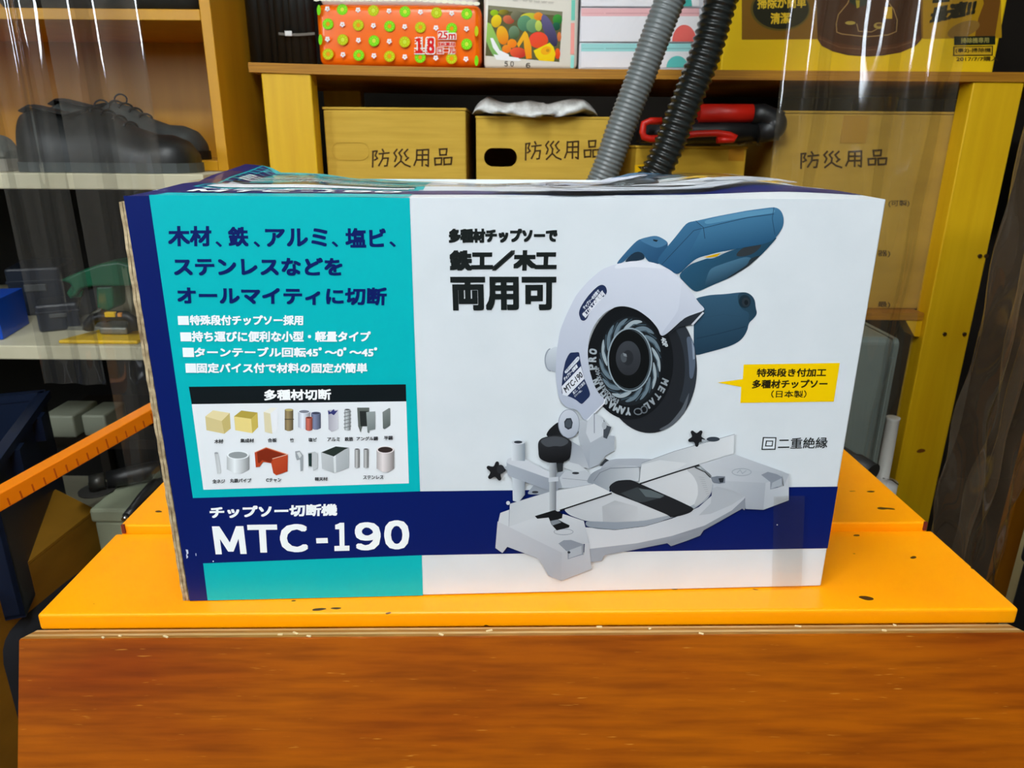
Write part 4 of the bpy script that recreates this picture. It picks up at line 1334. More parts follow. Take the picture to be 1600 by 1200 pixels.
# food bag pack with a vegetable picture
vx0, vx1 = X(756, 60, SY), X(903, 60, SY)
vp = thing('food_bag_pack', 'white pack of plastic bags with a vegetable photo between orange pack and tissues', 'bag pack', ((vx0 + vx1) / 2, SY, zu + 0.0015))
VO = vp.location.copy()
VW = (vx1 - vx0) / 2
b = MB(); b.box((-VW, 0, 0), (VW, 0.16, 0.155), bevel=0.007, seg=4); b.build('pack_body', mat('white_pack_film', (228, 222, 208), 0.22), vp, smooth=True)
A = flat_art(SY, VO, gain=1.2)
A.frame(750, 0, 9.412)
A.poly([(120, 78), (1215, 172), (1165, 912), (80, 820)], (120, 116, 92))
A.poly([(118, 140), (1208, 235), (1165, 912), (80, 820)], (86, 84, 50))
def veg(*q):
    cx, cy, rx, ry, rot, c, c2 = q
    A.poly(A.ell(cx, cy, rx, ry, rot, 28), c, c2, (cx - rx * .6, cy - ry), (cx + rx * .4, cy + ry))
for q in ((210, 190, 60, 46, 0, (150, 190, 20), (120, 160, 10)), (350, 180, 80, 40, 0, (150, 140, 30), (90, 80, 30)), (240, 310, 75, 95, .3, (236, 208, 20), (200, 150, 10)), (420, 290, 85, 62, .3, (206, 110, 70), (150, 60, 40)),
          (540, 230, 90, 70, 0, (120, 116, 90), (80, 80, 60)), (740, 260, 150, 70, 0, (200, 190, 50), (150, 170, 40)), (860, 240, 70, 60, 0, (240, 150, 40), (214, 110, 20)), (500, 480, 80, 100, 0, (110, 140, 110), (60, 80, 40)),
          (660, 345, 110, 118, 0, (96, 150, 110), (60, 100, 76)), (770, 380, 90, 100, 0, (120, 160, 110), (80, 120, 80)), (860, 380, 50, 80, 0, (190, 200, 90), (150, 170, 70)), (1140, 290, 70, 80, 0, (60, 150, 50), (20, 90, 40)), (1120, 390, 60, 60, 0, (30, 100, 70), (10, 60, 40)),
          (1020, 450, 78, 250, -.38, (96, 90, 128), (40, 36, 66)), (1165, 540, 30, 70, 0, (214, 120, 60), (180, 90, 50)), (330, 520, 85, 140, -.2, (226, 176, 30), (214, 110, 10)), (860, 590, 140, 120, 0, (232, 70, 50), (214, 70, 20)),
          (470, 640, 70, 66, 0, (240, 140, 20), (226, 110, 10)), (390, 720, 66, 62, 0, (240, 140, 30), (220, 100, 20)), (560, 775, 120, 78, .1, (226, 90, 50), (180, 40, 30)), (1140, 790, 40, 80, 0, (240, 90, 20), (206, 50, 10))):
    veg(*q)
A.poly([(540, 650), (640, 480), (665, 455), (700, 500), (755, 680), (762, 860), (680, 870), (650, 700), (640, 590), (570, 700)], (246, 176, 30), (232, 130, 10), (660, 460), (720, 870))
A.poly([(788, 745), (900, 690), (1025, 630), (1080, 690), (1110, 790), (1085, 905), (870, 890), (820, 830)], (240, 206, 10), (232, 186, 0), (900, 660), (960, 900)); A.ellipse(970, 745, 80, 60, (240, 160, 10), rot=-.4, n=24); A.ellipse(995, 742, 26, 24, (190, 130, 20), n=16)
A.poly([(110, 330), (160, 350), (230, 500), (290, 650), (330, 760), (300, 830), (200, 830), (140, 720), (90, 600)], (150, 190, 80), (110, 160, 90), (120, 350), (260, 800)); A.poly([(150, 560), (190, 560), (290, 740), (420, 800), (430, 830), (280, 820), (190, 700)], (236, 242, 230))
A.poly([(200, 800), (420, 830), (560, 850), (610, 890), (560, 900), (380, 890), (240, 880)], (244, 246, 240))
for (x0, x1, y0, y1, c) in ((1345, 1400, 0, 300, (110, 190, 170)), (1335, 1390, 340, 800, (240, 150, 140)), (1335, 1385, 820, 1000, (140, 206, 196))):
    A.poly([(x0, y0), (x1, y0), (x1 - 6, y1), (x0 - 6, y1)], c)
A.text('５０', (358, 978), (495, 980), (360, 900), (60, 56, 48), 0.02, 4); A.text('６', (672, 1000), (738, 1002), (674, 925), (60, 56, 48), 0.02, 4)
for x0, x1, y0, y1 in ((480, 560, -6, 12), (625, 700, -2, 40), (715, 770, 8, 46), (790, 880, 14, 56), (900, 985, 20, 62), (1000, 1085, 30, 70)):
    A.poly([(x0, y0), (x1, y0 + 4), (x1, y0 + 10), (x0, y0 + 6)], (150, 146, 136)); A.poly([(x0 + 6, y0 + 18), (x1 - 8, y0 + 22), (x1 - 8, y0 + 27), (x0 + 6, y0 + 23)], (160, 156, 146))
A.build('vegetable_picture', vp, ink_material('film_ink', 0.25))

# tissue boxes wrapped in film
sx0, sx1 = X(906, 60, SY), X(1096, 60, SY)
ts = thing('tissue_pack', 'film wrapped stack of pastel tissue boxes behind the grey hose', 'tissue pack', ((sx0 + sx1) / 2, SY, zu + 0.0015))
TSO = ts.location.copy()
SW = (sx1 - sx0) / 2
zz = [0.0, Z(1000, 66.5, SY) - TSO.z, Z(1000, 11.5, SY) - TSO.z]
zz.append(zz[2] + (zz[2] - zz[1]))
TISW = mat('tissue_carton_white', (222, 222, 228), 0.35)
for i, (band, spot) in enumerate((((150, 208, 206), (92, 190, 184)), ((240, 176, 178), (228, 104, 96)), ((150, 208, 206), (70, 170, 160)))):
    b = MB(); b.box((-SW, 0.002, zz[i] + .0004), (SW, 0.11, zz[i + 1] - .0004), bevel=0.0015); o = b.build('tissue_box', TISW, ts)
    A = flat_art(SY + .002, TSO, gain=1.2, off=1.2e-3)
    hpx = 55
    yb = (107, 66.5, 11.5)[i]; ytp = (66.5, 11.5, -43)[i]
    A.poly([(908, ytp + 1.5), (1092, ytp + 1.5), (1092, ytp + 14), (908, ytp + 15)], band)
    A.poly([(908, ytp + 14), (1092, ytp + 14), (1092, yb - 1.5), (908, yb - 1.5)], (224, 222, 230), (228, 226, 232), (908, 0), (1092, 0))
    A.line([(947, ytp + 9.5), (1092, ytp + 9.5)], 1.6, tuple(int(v * .86) for v in band)); A.line([(910, ytp + 9.5), (943, ytp + 9.5)], 1.2, tuple(int(v * .9) for v in band))
    cxx = (1058, 1069, 1062)[i]
    ry = (18, 26, 30)[i]
    A.poly([(x, min(y, yb - 1.5)) for x, y in A.ell(cxx, yb - 1.5, 19 if i else 17, ry, 0, 24, math.pi, 2 * math.pi)], spot)
    A.k += 2
    A.build('printed_front', o, ink_material('film_ink', 0.25))
b = MB()
rr = []
for i in range(41):
    x = -SW - .003 + (2 * SW + .006) * i / 40
    rr.append([(x, -.002 - .0012 * math.sin(i * 1.1 + k * .8) * math.sin(k * 1.9 + i * .3), zz[3] * k / 16) for k in range(17)])
b.loft(rr, closed=False, caps=False); b.build('wrapping_film', film('wrapping_film', (0.98, 0.98, 0.98), 0.07, 0.03, 0.7, 0.02), ts)

# vacuum cleaner carton
KY = noisy('yellow_print_board', (240, 196, 2), (244, 204, 10), (1, 1, 4), 6, 0.6, 0.02, spec=0.3)
cx0, cx1 = X(1130, 60, SY + .01), X(1562, 60, SY + .01)
vc = thing('vacuum_carton', 'wide yellow cardboard carton printed with a vacuum cleaner, right end of upper shelf', 'carton', ((cx0 + cx1) / 2, SY + .01, zu + 0.0003))
VCO = vc.location.copy()
CWD = (cx1 - cx0) / 2
b = MB(); b.box((-CWD, 0, 0), (CWD, 0.34, 0.36), bevel=0.003); b.build('carton_body', KY, vc)
A = flat_art(SY + .01, VCO, gain=1.25)
A.frame(1140, 0, 3.478)
BR, DB, DG = (122, 84, 14), (62, 32, 14), (34, 34, 16)
A.poly([(66, -200), (1190, -200), (1190, 208), (66, 216)], BR)
A.poly([(1050, -200), (1470, -200), (1478, 205), (1050, 212)], (164, 124, 18))
A.ellipse(276, 50, 162, 118, (92, 76, 20), n=40); A.ellipse(278, 48, 152, 110, DG, n=40)
A.text('掃除が簡単', (150, 50), (415, 42), (150, -14), (226, 186, 40), 0.03, 6); A.text('清潔', (222, 132), (328, 128), (222, 70), (226, 186, 40), 0.03, 6)
A.poly([(470, -200), (1035, -200), (1040, 170), (1042, 215), (1010, 250), (930, 285), (830, 303), (740, 308), (640, 300), (560, 280), (500, 250), (478, 215), (475, 150)], DB)
A.poly([(484, 190), (560, 228), (660, 248), (760, 254), (860, 246), (960, 226), (1034, 190), (1038, 215), (1005, 250), (925, 283), (740, 305), (560, 278), (500, 248), (480, 215)], (78, 42, 20))
A.line([(490, 212), (600, 258), (760, 272), (900, 258), (1030, 215)], 3, (110, 74, 44))
A.line([(690, -100), (640, 20), (590, 80), (578, 130), (582, 175), (610, 185), (740, 200), (860, 190), (905, 172), (910, 110), (890, 50), (850, 0), (830, -100)], 5, (150, 118, 70))
A.line([(690, 130), (700, 170), (770, 174), (800, 158)], 4, (150, 118, 70)); A.poly([(840, 38), (882, 38), (882, 102), (840, 102)], (190, 150, 20)); A.poly([(640, -60), (760, -60), (740, 30), (690, 40), (650, 10)], (30, 40, 26)); A.poly([(684, 2), (706, 2), (704, 40), (690, 46)], (160, 140, 30))
A.ellipse(655, 125, 28, 10, (160, 136, 60), n=20); A.ellipse(810, 140, 28, 18, (150, 126, 60), n=20); A.ellipse(812, 136, 16, 8, (90, 60, 30), n=16)
A.poly([(1100, 18), (1195, 10), (1195, -60), (1108, -60)], DG); A.text('最適!!', (1082, 132), (1330, 82), (1098, 40), (30, 28, 12), 0.07, 8); 
A.poly([(1345, -200), (1470, -200), (1470, 10), (1440, 200), (1330, 205), (1350, 100), (1380, 20)], (104, 66, 20)); A.ellipse(1270, 160, 92, 40, (128, 96, 40), rot=-.35, n=28)
A.poly([(1218, 198), (1442, 196), (1442, 242), (1218, 246)], (24, 30, 18)); A.text('掃除機専用', (1255, 236), (1408, 233), (1255, 206), (150, 140, 70), 0.02, 4)
A.poly([(1214, 252), (1430, 248), (1428, 302), (1212, 304)], (44, 36, 16)); A.poly([(1220, 257), (1424, 254), (1422, 297), (1218, 299)], (190, 152, 30)); A.text('(事2)-掃除機', (1226, 290), (1418, 288), (1226, 262), (44, 36, 16), 0.03, 4)
A.text('2017/7/7購入', (1230, 334), (1458, 332), (1230, 308), (60, 46, 16), 0.02, 4)
A.build('printed_front', vc)

# ------------------------------------------------------------------ vacuum hoses
def hose(label, pts, r, pitch, amp, m, name='vacuum_hose', sharp=1.0):
    P = [Vector(p) for p in pts]
    # smooth path (Catmull-Rom), then ribs
    dense = []
    for i in range(len(P) - 1):
        p0, p1, p2, p3 = P[max(i - 1, 0)], P[i], P[i + 1], P[min(i + 2, len(P) - 1)]
        for k in range(40):
            t = k / 40
            dense.append(0.5 * ((2 * p1) + (p2 - p0) * t + (2 * p0 - 5 * p1 + 4 * p2 - p3) * t * t + (3 * p1 - p0 - 3 * p2 + p3) * t ** 3))
    dense.append(P[-1])
    acc = [0]
    for a, c in zip(dense, dense[1:]):
        acc.append(acc[-1] + (c - a).length)
    total = acc[-1]
    nn = int(total / pitch * 6)
    path, rad = [], []
    j = 0
    for i in range(nn + 1):
        s = total * i / nn
        while j < len(acc) - 2 and acc[j + 1] < s:
            j += 1
        t = (s - acc[j]) / max(1e-9, acc[j + 1] - acc[j])
        path.append(dense[j].lerp(dense[j + 1], t))
        c = 0.5 + 0.5 * math.cos(2 * math.pi * s / pitch)
        rad.append(r - amp + amp * c ** sharp)
    b = MB(); b.tube(path, rad, 28)
    o = b.build(name, m, None, loc=path[0])
    tag(o, label, 'hose')
    return o


GREYH = mat('grey_hose_plastic', (104, 110, 110), 0.30, 0, 0.6)
BLKH = mat('black_hose_plastic', (34, 38, 37), 0.28, 0, 0.5)
YG, YB = 1.06, 1.13
g = [at(*p, YG) for p in ((941, 279), (970, 200), (1005, 110), (1047, 0))]
gd = (g[0] - g[1]).normalized()
hose('ribbed grey vacuum hose rising behind the carton, nearer the tissue boxes', [(g[0].x - .12, YG + .05, 0.021), (g[0].x - .11, YG + .02, 0.3), (g[0].x - .065, YG, Z0 + .12)] + g + [g[-1] + Vector((.05, 0, .12)), g[-1] + Vector((.14, .02, .35)), g[-1] + Vector((.22, .1, .5))], 0.0205, 0.0061, 0.0016, GREYH)
g = [at(*p, YB) for p in ((1028, 264), (1067, 172), (1101, 87), (1127, 0))]
hose('ribbed black vacuum hose beside the yellow printed carton', [(g[0].x - .17, YB + .02, 0.025), (g[0].x - .15, YB + .01, 0.3), (g[0].x - .085, YB, Z0 + .12)] + g + [g[-1] + Vector((.03, 0, .12)), g[-1] + Vector((.10, .02, .35)), g[-1] + Vector((.18, .1, .5))], 0.0240, 0.0098, 0.0032, BLKH)

# ------------------------------------------------------------------ left: shoe cabinet on a cream storage rack
CY = 1.20
GY = 1.09
STEELG = mat('dark_rack_steel', (46, 46, 42), 0.5, 0.3)
zt1 = Z(150, 271, GY); zt2 = Z(150, 541, GY - 0.03)
sr = thing('storage_rack', 'cream storage rack holding the shoe cabinet and power tools, left side', 'rack', (-0.95, GY, 0))
SO = Vector((-0.95, GY, 0))
rx0, rx1 = -1.45, X(318, 280, GY)
b = MB(); b.box((rx0 - SO.x, 0, zt1 - 0.023), (rx1 - SO.x, 0.46, zt1), bevel=0.002); b.build('top_board', CREAM, sr)
b = MB(); b.box((rx0 - SO.x, -0.03, zt2 - 0.0225), (rx1 - SO.x + 0.025, 0.46, zt2), bevel=0.002); b.build('middle_board', CREAM, sr)
b = MB(); b.box((rx0 - SO.x, 0.0, 0.16), (rx1 - SO.x + 0.025, 0.46, 0.185), bevel=0.002); b.build('bottom_board', CREAM, sr)
b = MB(); b.box((rx0 - SO.x, 0.455, 0.0), (rx1 - SO.x + 0.02, 0.47, zt1 - 0.024)); b.build('back_board', mat('dark_back_board', (14, 12, 9), 0.9), sr)
for x in (rx0 + 0.01, rx1 - 0.05):
    for y in (0.03, 0.41):
        b = MB(); b.box((x - SO.x, y, 0), (x - SO.x + 0.03, y + 0.03, zt1 - 0.0235)); b.build('post', STEELG, sr)

cab = thing('shoe_cabinet', 'open yellow wooden cabinet with black leather shoes inside, on the cream rack', 'cabinet', (X(350, 200, CY), CY, zt1 + 0.0005))
KO = cab.location.copy()
wleft = -0.72
H_ = 0.62
b = MB(); b.box((-0.0165, 0, 0), (0, 0.27, H_), bevel=0.001); b.build('side_panel', CABINET, cab)
b = MB(); b.box((wleft, 0, 0), (wleft + 0.0165, 0.27, H_), bevel=0.001); b.build('side_panel', CABINET, cab)
b = MB(); b.box((wleft + 0.017, 0, 0), (-0.017, 0.265, 0.0155), bevel=0.001); b.build('bottom_panel', CABINET, cab)
zs = Z(150, 31, CY) - KO.z
b = MB(); b.box((wleft + 0.017, 0, zs), (-0.017, 0.262, zs + 0.0155), bevel=0.001); b.build('shelf_panel', CABINET, cab)
b = MB(); b.box((wleft + 0.017, 0, H_ - 0.016), (-0.017, 0.262, H_), bevel=0.001); b.build('top_panel', CABINET, cab)
b = MB(); b.box((wleft + 0.017, 0.2655, 0), (-0.017, 0.27, H_)); b.build('back_panel', CABINET, cab)
b = MB(); b.box((-0.0205, 0.03, 0.035), (-0.0172, 0.045, 0.11)); b.build('hinge_plate', STEELG, cab)

# shoes
LEA = noisy('black_leather', (24, 25, 25), (36, 38, 37), (1, 1, 1), 40, 0.42, 0.1)
LEAG = noisy('dark_grey_leather', (52, 56, 55), (74, 78, 76), (1, 1, 1), 40, 0.5, 0.1)
SOLE = mat('black_rubber_sole', (18, 18, 18), 0.6)
SOLEG = mat('grey_rubber_sole', (70, 76, 76), 0.6)


def shoe(label, loc, yaw, upper, sole, L=0.27, group='leather shoes in the cabinet'):
    """low leather shoe: toe at +x"""
    t = thing('leather_shoe', label, 'shoe', loc, yaw, group)
    # width, top height, profile along the length (heel 0 .. toe 1)
    prof = [(0.00, 0.020, 0.050), (0.03, 0.030, 0.082), (0.10, 0.036, 0.092), (0.22, 0.037, 0.086), (0.34, 0.037, 0.080), (0.44, 0.039, 0.090), (0.54, 0.042, 0.084), (0.66, 0.047, 0.066),
            (0.78, 0.050, 0.055), (0.87, 0.048, 0.054), (0.94, 0.040, 0.047), (0.985, 0.026, 0.034), (1.0, 0.010, 0.022)]
    b = MB(); rr = []
    for s, w, h in prof:
        ring = []
        for k in range(18):
            a = math.pi * k / 17
            ww = w * (1.0 - 0.18 * math.sin(a) ** 2 * (1 if s < .5 else .2))
            ring.append((s * L, ww * math.cos(a), 0.012 + (h - 0.012) * math.sin(a) ** 0.7))
        rr.append(ring + [(s * L, -w, 0.010), (s * L, w, 0.010)])
    b.loft(rr); b.build('upper', upper, t)
    b = MB(); rr = []
    for s, w, h in prof:
        z = 0.0 if s < .3 or s > .42 else 0.0
        e = 1.07
        rr.append([(s * L * 1.01 - .001, w * e, z), (s * L * 1.01 - .001, w * e, 0.014), (s * L * 1.01 - .001, -w * e, 0.014), (s * L * 1.01 - .001, -w * e, z)])
    b.loft(rr, smooth=False); b.build('sole', sole, t)
    b = MB()
    rr = []
    for s, w, zz_ in ((0.06, .022, .086), (0.12, .026, .0925), (0.22, .027, .0865), (0.32, .026, .081), (0.40, .020, .086)):
        rr.append([(s * L, w * math.cos(2 * math.pi * k / 16) , zz_ + .003 * math.sin(2 * math.pi * k / 16)) for k in range(16)])
    b.loft(rr); b.build('collar', mat('shoe_lining', (14, 14, 14), 0.8), t)
    for i, s in enumerate((0.46, 0.52, 0.58, 0.64)):
        zz_ = interp([(x[0], x[2]) for x in prof], s)
        b = MB(); b.tube([(s * L, .020 * math.cos(a), zz_ - .004 + .007 * math.sin(a)) for a in [math.pi * k / 10 for k in range(11)]], 0.0018, 8); b.build('lace', BLACKR, t)
    zz_ = 0.09
    b = MB(); b.tube([(0.47 * L + .012 * math.cos(a), .008 + .004 * math.sin(a * .5), zz_ + .004 + .009 * math.sin(a)) for a in [2 * math.pi * k / 20 - .7 for k in range(19)]], 0.0013, 8); b.build('lace_loop', BLACKR, t)
    return t


sz = KO.z + 0.0160
p = at(308, 262, 1.14)
shoe('black leather shoe on the cream board edge, toe pointing at the cabinet side panel', (p.x - 0.262, 1.145, zt1 + 0.0005), 0.0, LEA, SOLEG, 0.262)
shoe('black leather shoe inside the cabinet behind the nearer black shoe', (p.x - 0.30, 1.285, sz), -0.06, LEAG, SOLE, 0.262)
# other things inside the cabinet's upper cell
bt = thing('black_bag', 'black bag in the upper cell of the shoe cabinet', 'bag', (X(240, 10, CY + .1), CY + 0.13, KO.z + zs + 0.016))
b = MB(); b.box((-0.23, -0.09, 0.0), (0.10, 0.10, 0.20), bevel=0.03, seg=4); b.build('bag_body', noisy('black_cloth', (16, 18, 16), (28, 32, 30), (1, 1, 1), 30, 0.8, 0.4), bt, smooth=True)
b = MB(); b.tube([(-0.14 + .07 * (1 - math.cos(a)), -.06, .20 + .05 * math.sin(a)) for a in [math.pi * k / 12 for k in range(13)]], 0.006, 8); b.build('bag_handle', BLACKR, bt)
gs = thing('grey_shoe', 'pale grey canvas shoe on the cream board at the far left edge', 'shoe', (X(24, 268, 1.15) - 0.222, 1.15, zt1 + 0.0005), 0.0)
b = MB(); rr = []
for s, w, h in [(0.00, 0.02, 0.05), (0.05, 0.03, 0.09), (0.2, 0.036, 0.095), (0.42, 0.038, 0.095), (0.6, 0.044, 0.078), (0.8, 0.048, 0.06), (0.94, 0.038, 0.052), (1.0, 0.016, 0.03)]:
    rr.append([(s * .222, w * math.cos(math.pi * k / 15), 0.018 + (h - 0.018) * math.sin(math.pi * k / 15) ** 0.7) for k in range(16)])
b.loft(rr); b.build('canvas_upper', noisy('grey_canvas', (120, 124, 118), (146, 148, 140), (1, 1, 1), 90, 0.85, 0.3), gs)
b = MB(); b.loft([[(s * .224 - .001, w * 1.06, 0), (s * .224 - .001, w * 1.06, 0.018), (s * .224 - .001, -w * 1.06, 0.018), (s * .224 - .001, -w * 1.06, 0)] for s, w in ((0, .02), (.05, .03), (.4, .038), (.8, .048), (.94, .038), (1, .016))], smooth=False); b.build('rubber_sole', mat('pale_rubber', (170, 166, 156), 0.6), gs)

# tools on the middle board
TB = zt2 + 0.0006
GREEN = mat('green_tool_plastic', (0, 84, 54), 0.4)
TY = 1.17
jig = thing('power_jigsaw', 'green and black power jigsaw standing on the cream middle board', 'power tool', (X(150, 520, TY), TY + .02, TB))
JO = jig.location.copy()
def side(mb, pts, Y, y0, y1, O):
    q = [at(px, py, Y) for px, py in pts]
    return mb.prism([(p.x - O.x, max(p.z - O.z, 0.0003)) for p in q], 'y', y0, y1)
b = MB(); side(b, [(97, 437), (112, 430), (135, 420), (160, 411), (188, 407), (215, 414), (228, 430), (222, 445), (200, 446), (170, 446), (148, 446), (130, 450), (122, 462), (110, 464), (118, 450), (114, 442)], TY, -0.03, 0.03, JO)
o = b.build('motor_body', GREEN, jig); sm = o.modifiers.new('r', 'BEVEL'); sm.width = 0.006; sm.segments = 3
b = MB(); side(b, [(112, 446), (124, 446), (130, 454), (126, 464), (110, 466), (104, 458)], TY, -0.02, 0.02, JO); b.build('front_grip', GREEN, jig)
b = MB(); side(b, [(150, 448), (176, 446), (178, 480), (170, 486), (152, 482)], TY, -0.022, 0.022, JO); o = b.build('gear_housing', GREEN, jig); sm = o.modifiers.new('r', 'BEVEL'); sm.width = 0.004; sm.segments = 2
b = MB(); side(b, [(125, 448), (150, 446), (150, 482), (136, 492), (120, 494), (124, 470)], TY, -0.016, 0.016, JO); b.build('black_collar', BLACKP, jig)
b = MB(); side(b, [(130, 482), (156, 482), (140, 505), (122, 515), (118, 508)], TY, -0.012, 0.012, JO); b.build('steel_guard', mat('dull_steel', (130, 130, 122), 0.45, 0.7), jig)
b = MB(); b.box((-0.045, -0.035, 0), (0.05, 0.035, 0.006)); b.build('base_plate', mat('dull_steel', (130, 130, 122), 0.45, 0.7), jig)
b = MB(); b.box((-0.016, -0.006, 0.006), (0.012, 0.006, 0.05)); b.build('blade_clamp', BLACKP, jig)

YEL = mat('yellow_plastic', (230, 186, 4), 0.4)
yb = thing('yellow_board', 'flat yellow plastic board near the front of the cream middle board', 'board', (X(165, 540, GY), GY - 0.02, TB))
b = MB(); x0, x1 = X(105, 540, GY) - yb.location.x, X(226, 540, GY) - yb.location.x
b.prism([(x0, 0), (x1, 0), (x1, 0.10), (x0 + 0.045, 0.10), (x0 + 0.02, 0.055)], 'z', 0, 0.006); o = b.build('yellow_plate', YEL, yb); sm = o.modifiers.new('r', 'BEVEL'); sm.width = 0.002; sm.segments = 2
b = MB(); b.box((x0 + 0.05, 0.05, 0.0061), (x1, 0.058, 0.011), bevel=0.001); b.build('guide_rail', YEL, yb)
pl_ = thing('hand_plane', 'black and yellow hand tool lying on the yellow board', 'hand tool', (X(175, 520, GY + .03), GY + 0.012, TB + 0.0066))
PO = pl_.location.copy()
b = MB(); pa = [at(x, y, GY + .012) - PO for x, y in ((138, 516), (139, 506), (146, 498), (158, 494), (178, 493), (198, 494), (208, 500), (208, 512))]
pa[0].z = 0.0085; pa[-1].z = 0.0085
b.tube(pa, [0.0085, .0085, .008, .0078, .0078, .008, .0078, .0085], 14); b.build('handle', BLACKP, pl_)
b = MB(); q0, q1 = at(164, 491.5, GY + .004) - PO, at(180, 492, GY + .004) - PO; b.box((q0.x, q0.y - .002, q0.z - .004), (q1.x, q0.y + .006, q0.z + .004), bevel=.001); b.build('yellow_switch', YEL, pl_)
b = MB(); q0, q1 = at(184, 492, GY + .004) - PO, at(190, 492, GY + .004) - PO; b.box((q0.x, q0.y - .002, q0.z - .003), (q1.x, q0.y + .006, q0.z + .003), bevel=.001); b.build('orange_button', mat('orange_button', (214, 140, 60), 0.4), pl_)
b = MB(); b.box((-0.010, 0.0, 0.0), (0.034, 0.022, 0.012), bevel=0.003); b.build('metal_body', mat('dull_steel', (130, 130, 122), 0.45, 0.7), pl_)

BLUE = mat('blue_box_print', (8, 70, 180), 0.35)
BLUED = mat('dark_blue_plastic', (10, 24, 42), 0.4)
bb1 = thing('blue_carton', 'small blue printed box at the left end of the cream middle board', 'box', (X(-8, 530, 1.11), 1.085, TB), 0.25)
b = MB(); b.box((-0.03, 0, 0), (0.028, 0.11, 0.062), bevel=0.001); b.build('carton_body', BLUE, bb1)
WSTR = mat('white_print', (200, 206, 214), 0.4)
for i, (z0, z1, xa, xb) in enumerate(((.050, .054, -.02, .018), (.026, .0285, -.016, .020), (.0215, .0235, -.016, .012), (.016, .018, -.016, .016))):
    b = MB(); b.box((xa, -0.0006, z0), (xb, -0.0001, z1)); b.build('printed_stripe', WSTR, bb1)
for nm, lab, x, y, w, d, h, yaw in (('blue_case', 'dark blue plastic case behind the small blue box', 70, 1.26, .085, .12, .085, .35), ('blue_case', 'low dark blue case in front of the green jigsaw', 96, 1.15, .06, .07, .045, .5)):
    t = thing(nm, lab, 'case', (X(x, 520, y), y, TB), yaw)
    b = MB(); b.box((-w / 2, 0, 0), (w / 2, d, h), bevel=0.004); b.build('case_body', BLUED, t)
    b = MB(); b.box((-w / 2 - .001, -.001, h * .68), (w / 2 + .001, d + .001, h * .74), bevel=0.0004); b.build('lid_rim', BLUED, t)
    b = MB(); b.box((-w * .2, -.0035, h * .52), (w * .2, -.0004, h * .66), bevel=0.0006); b.build('latch', mat('grey_latch', (70, 74, 78), 0.4), t)

# ------------------------------------------------------------------ clutter below the rack
cr = thing('blue_crate', 'open dark blue plastic crate at the left edge below the cream rack', 'crate', (-0.80, 0.99, Z0 - 0.30))
CO = cr.location.copy()
CRM = mat('blue_crate_plastic', (7, 22, 46), 0.4)
zr = -0.06
q = [atz(0, 704, zr), atz(69, 611, zr)]
dv = (q[1] - q[0]).normalized(); pv = Vector((-dv.y, dv.x, 0))
if pv.x > 0:
    pv = -pv
A0 = q[0] - dv * 0.05; A1 = q[1]; W0 = 0.30
cor = [A0, A1, A1 + pv * W0, A0 + pv * W0]
def wall_seg(P, Q, th=0.006, h=0.22):
    m = MB()
    d = (Q - P).normalized(); nrm = Vector((-d.y, d.x, 0))
    zt = Z0 + zr
    loop = lambda z: [Vector((v.x, v.y, z)) - CO for v in (P, Q, Q + nrm * th, P + nrm * th)]
    m.hexa(loop(zt - h), loop(zt - 0.001))
    return m
for i in range(4):
    wall_seg(cor[i], cor[(i + 1) % 4]).build('crate_wall', CRM, cr)
    m = MB(); P, Q = cor[i], cor[(i + 1) % 4]
    d = (Q - P).normalized(); nrm = Vector((-d.y, d.x, 0))
    m.hexa([Vector((v.x, v.y, Z0 + zr - .012)) - CO for v in (P - nrm * .008, Q - nrm * .008, Q + nrm * .008, P + nrm * .008)], [Vector((v.x, v.y, Z0 + zr)) - CO for v in (P - nrm * .008, Q - nrm * .008, Q + nrm * .008, P + nrm * .008)])
    m.build('crate_rim', CRM, cr)
m = MB(); m.hexa([Vector((v.x, v.y, Z0 + zr - .222)) - CO for v in cor], [Vector((v.x, v.y, Z0 + zr - .216)) - CO for v in cor]); m.build('crate_floor', CRM, cr)
for s in (0.30, 0.72):
    c = A0.lerp(A1, s) - CO
    m = MB(); m.box(c + Vector((-.016, -.016, Z0 + zr - CO.z - c.z - .05)), c + Vector((.010, .016, Z0 + zr - CO.z - c.z - .0125)), rot=rotz(math.atan2(dv.y, dv.x))); m.build('crate_lug', CRM, cr)
# tool bag under the crate
nb = thing('navy_tool_bag', 'dark navy cloth tool bag under the blue crate', 'bag', (-0.82, 0.95, 0))
b = MB(); b.box((-0.13, -0.18, 0.0005), (0.17, 0.10, Z0 + zr - 0.226), bevel=0.05, seg=4); b.build('bag_body', noisy('navy_cloth', (10, 14, 22), (16, 22, 32), (1, 1, 1), 30, 0.85, 0.4), nb, smooth=True)
b = MB(); b.tube([(0.175 , -0.10 + .10 * k / 10, 0.22 - .05 * math.sin(math.pi * k / 10)) for k in range(11)], 0.006, 8); b.build('carry_strap', mat('pale_strap', (120, 126, 116), 0.8), nb)

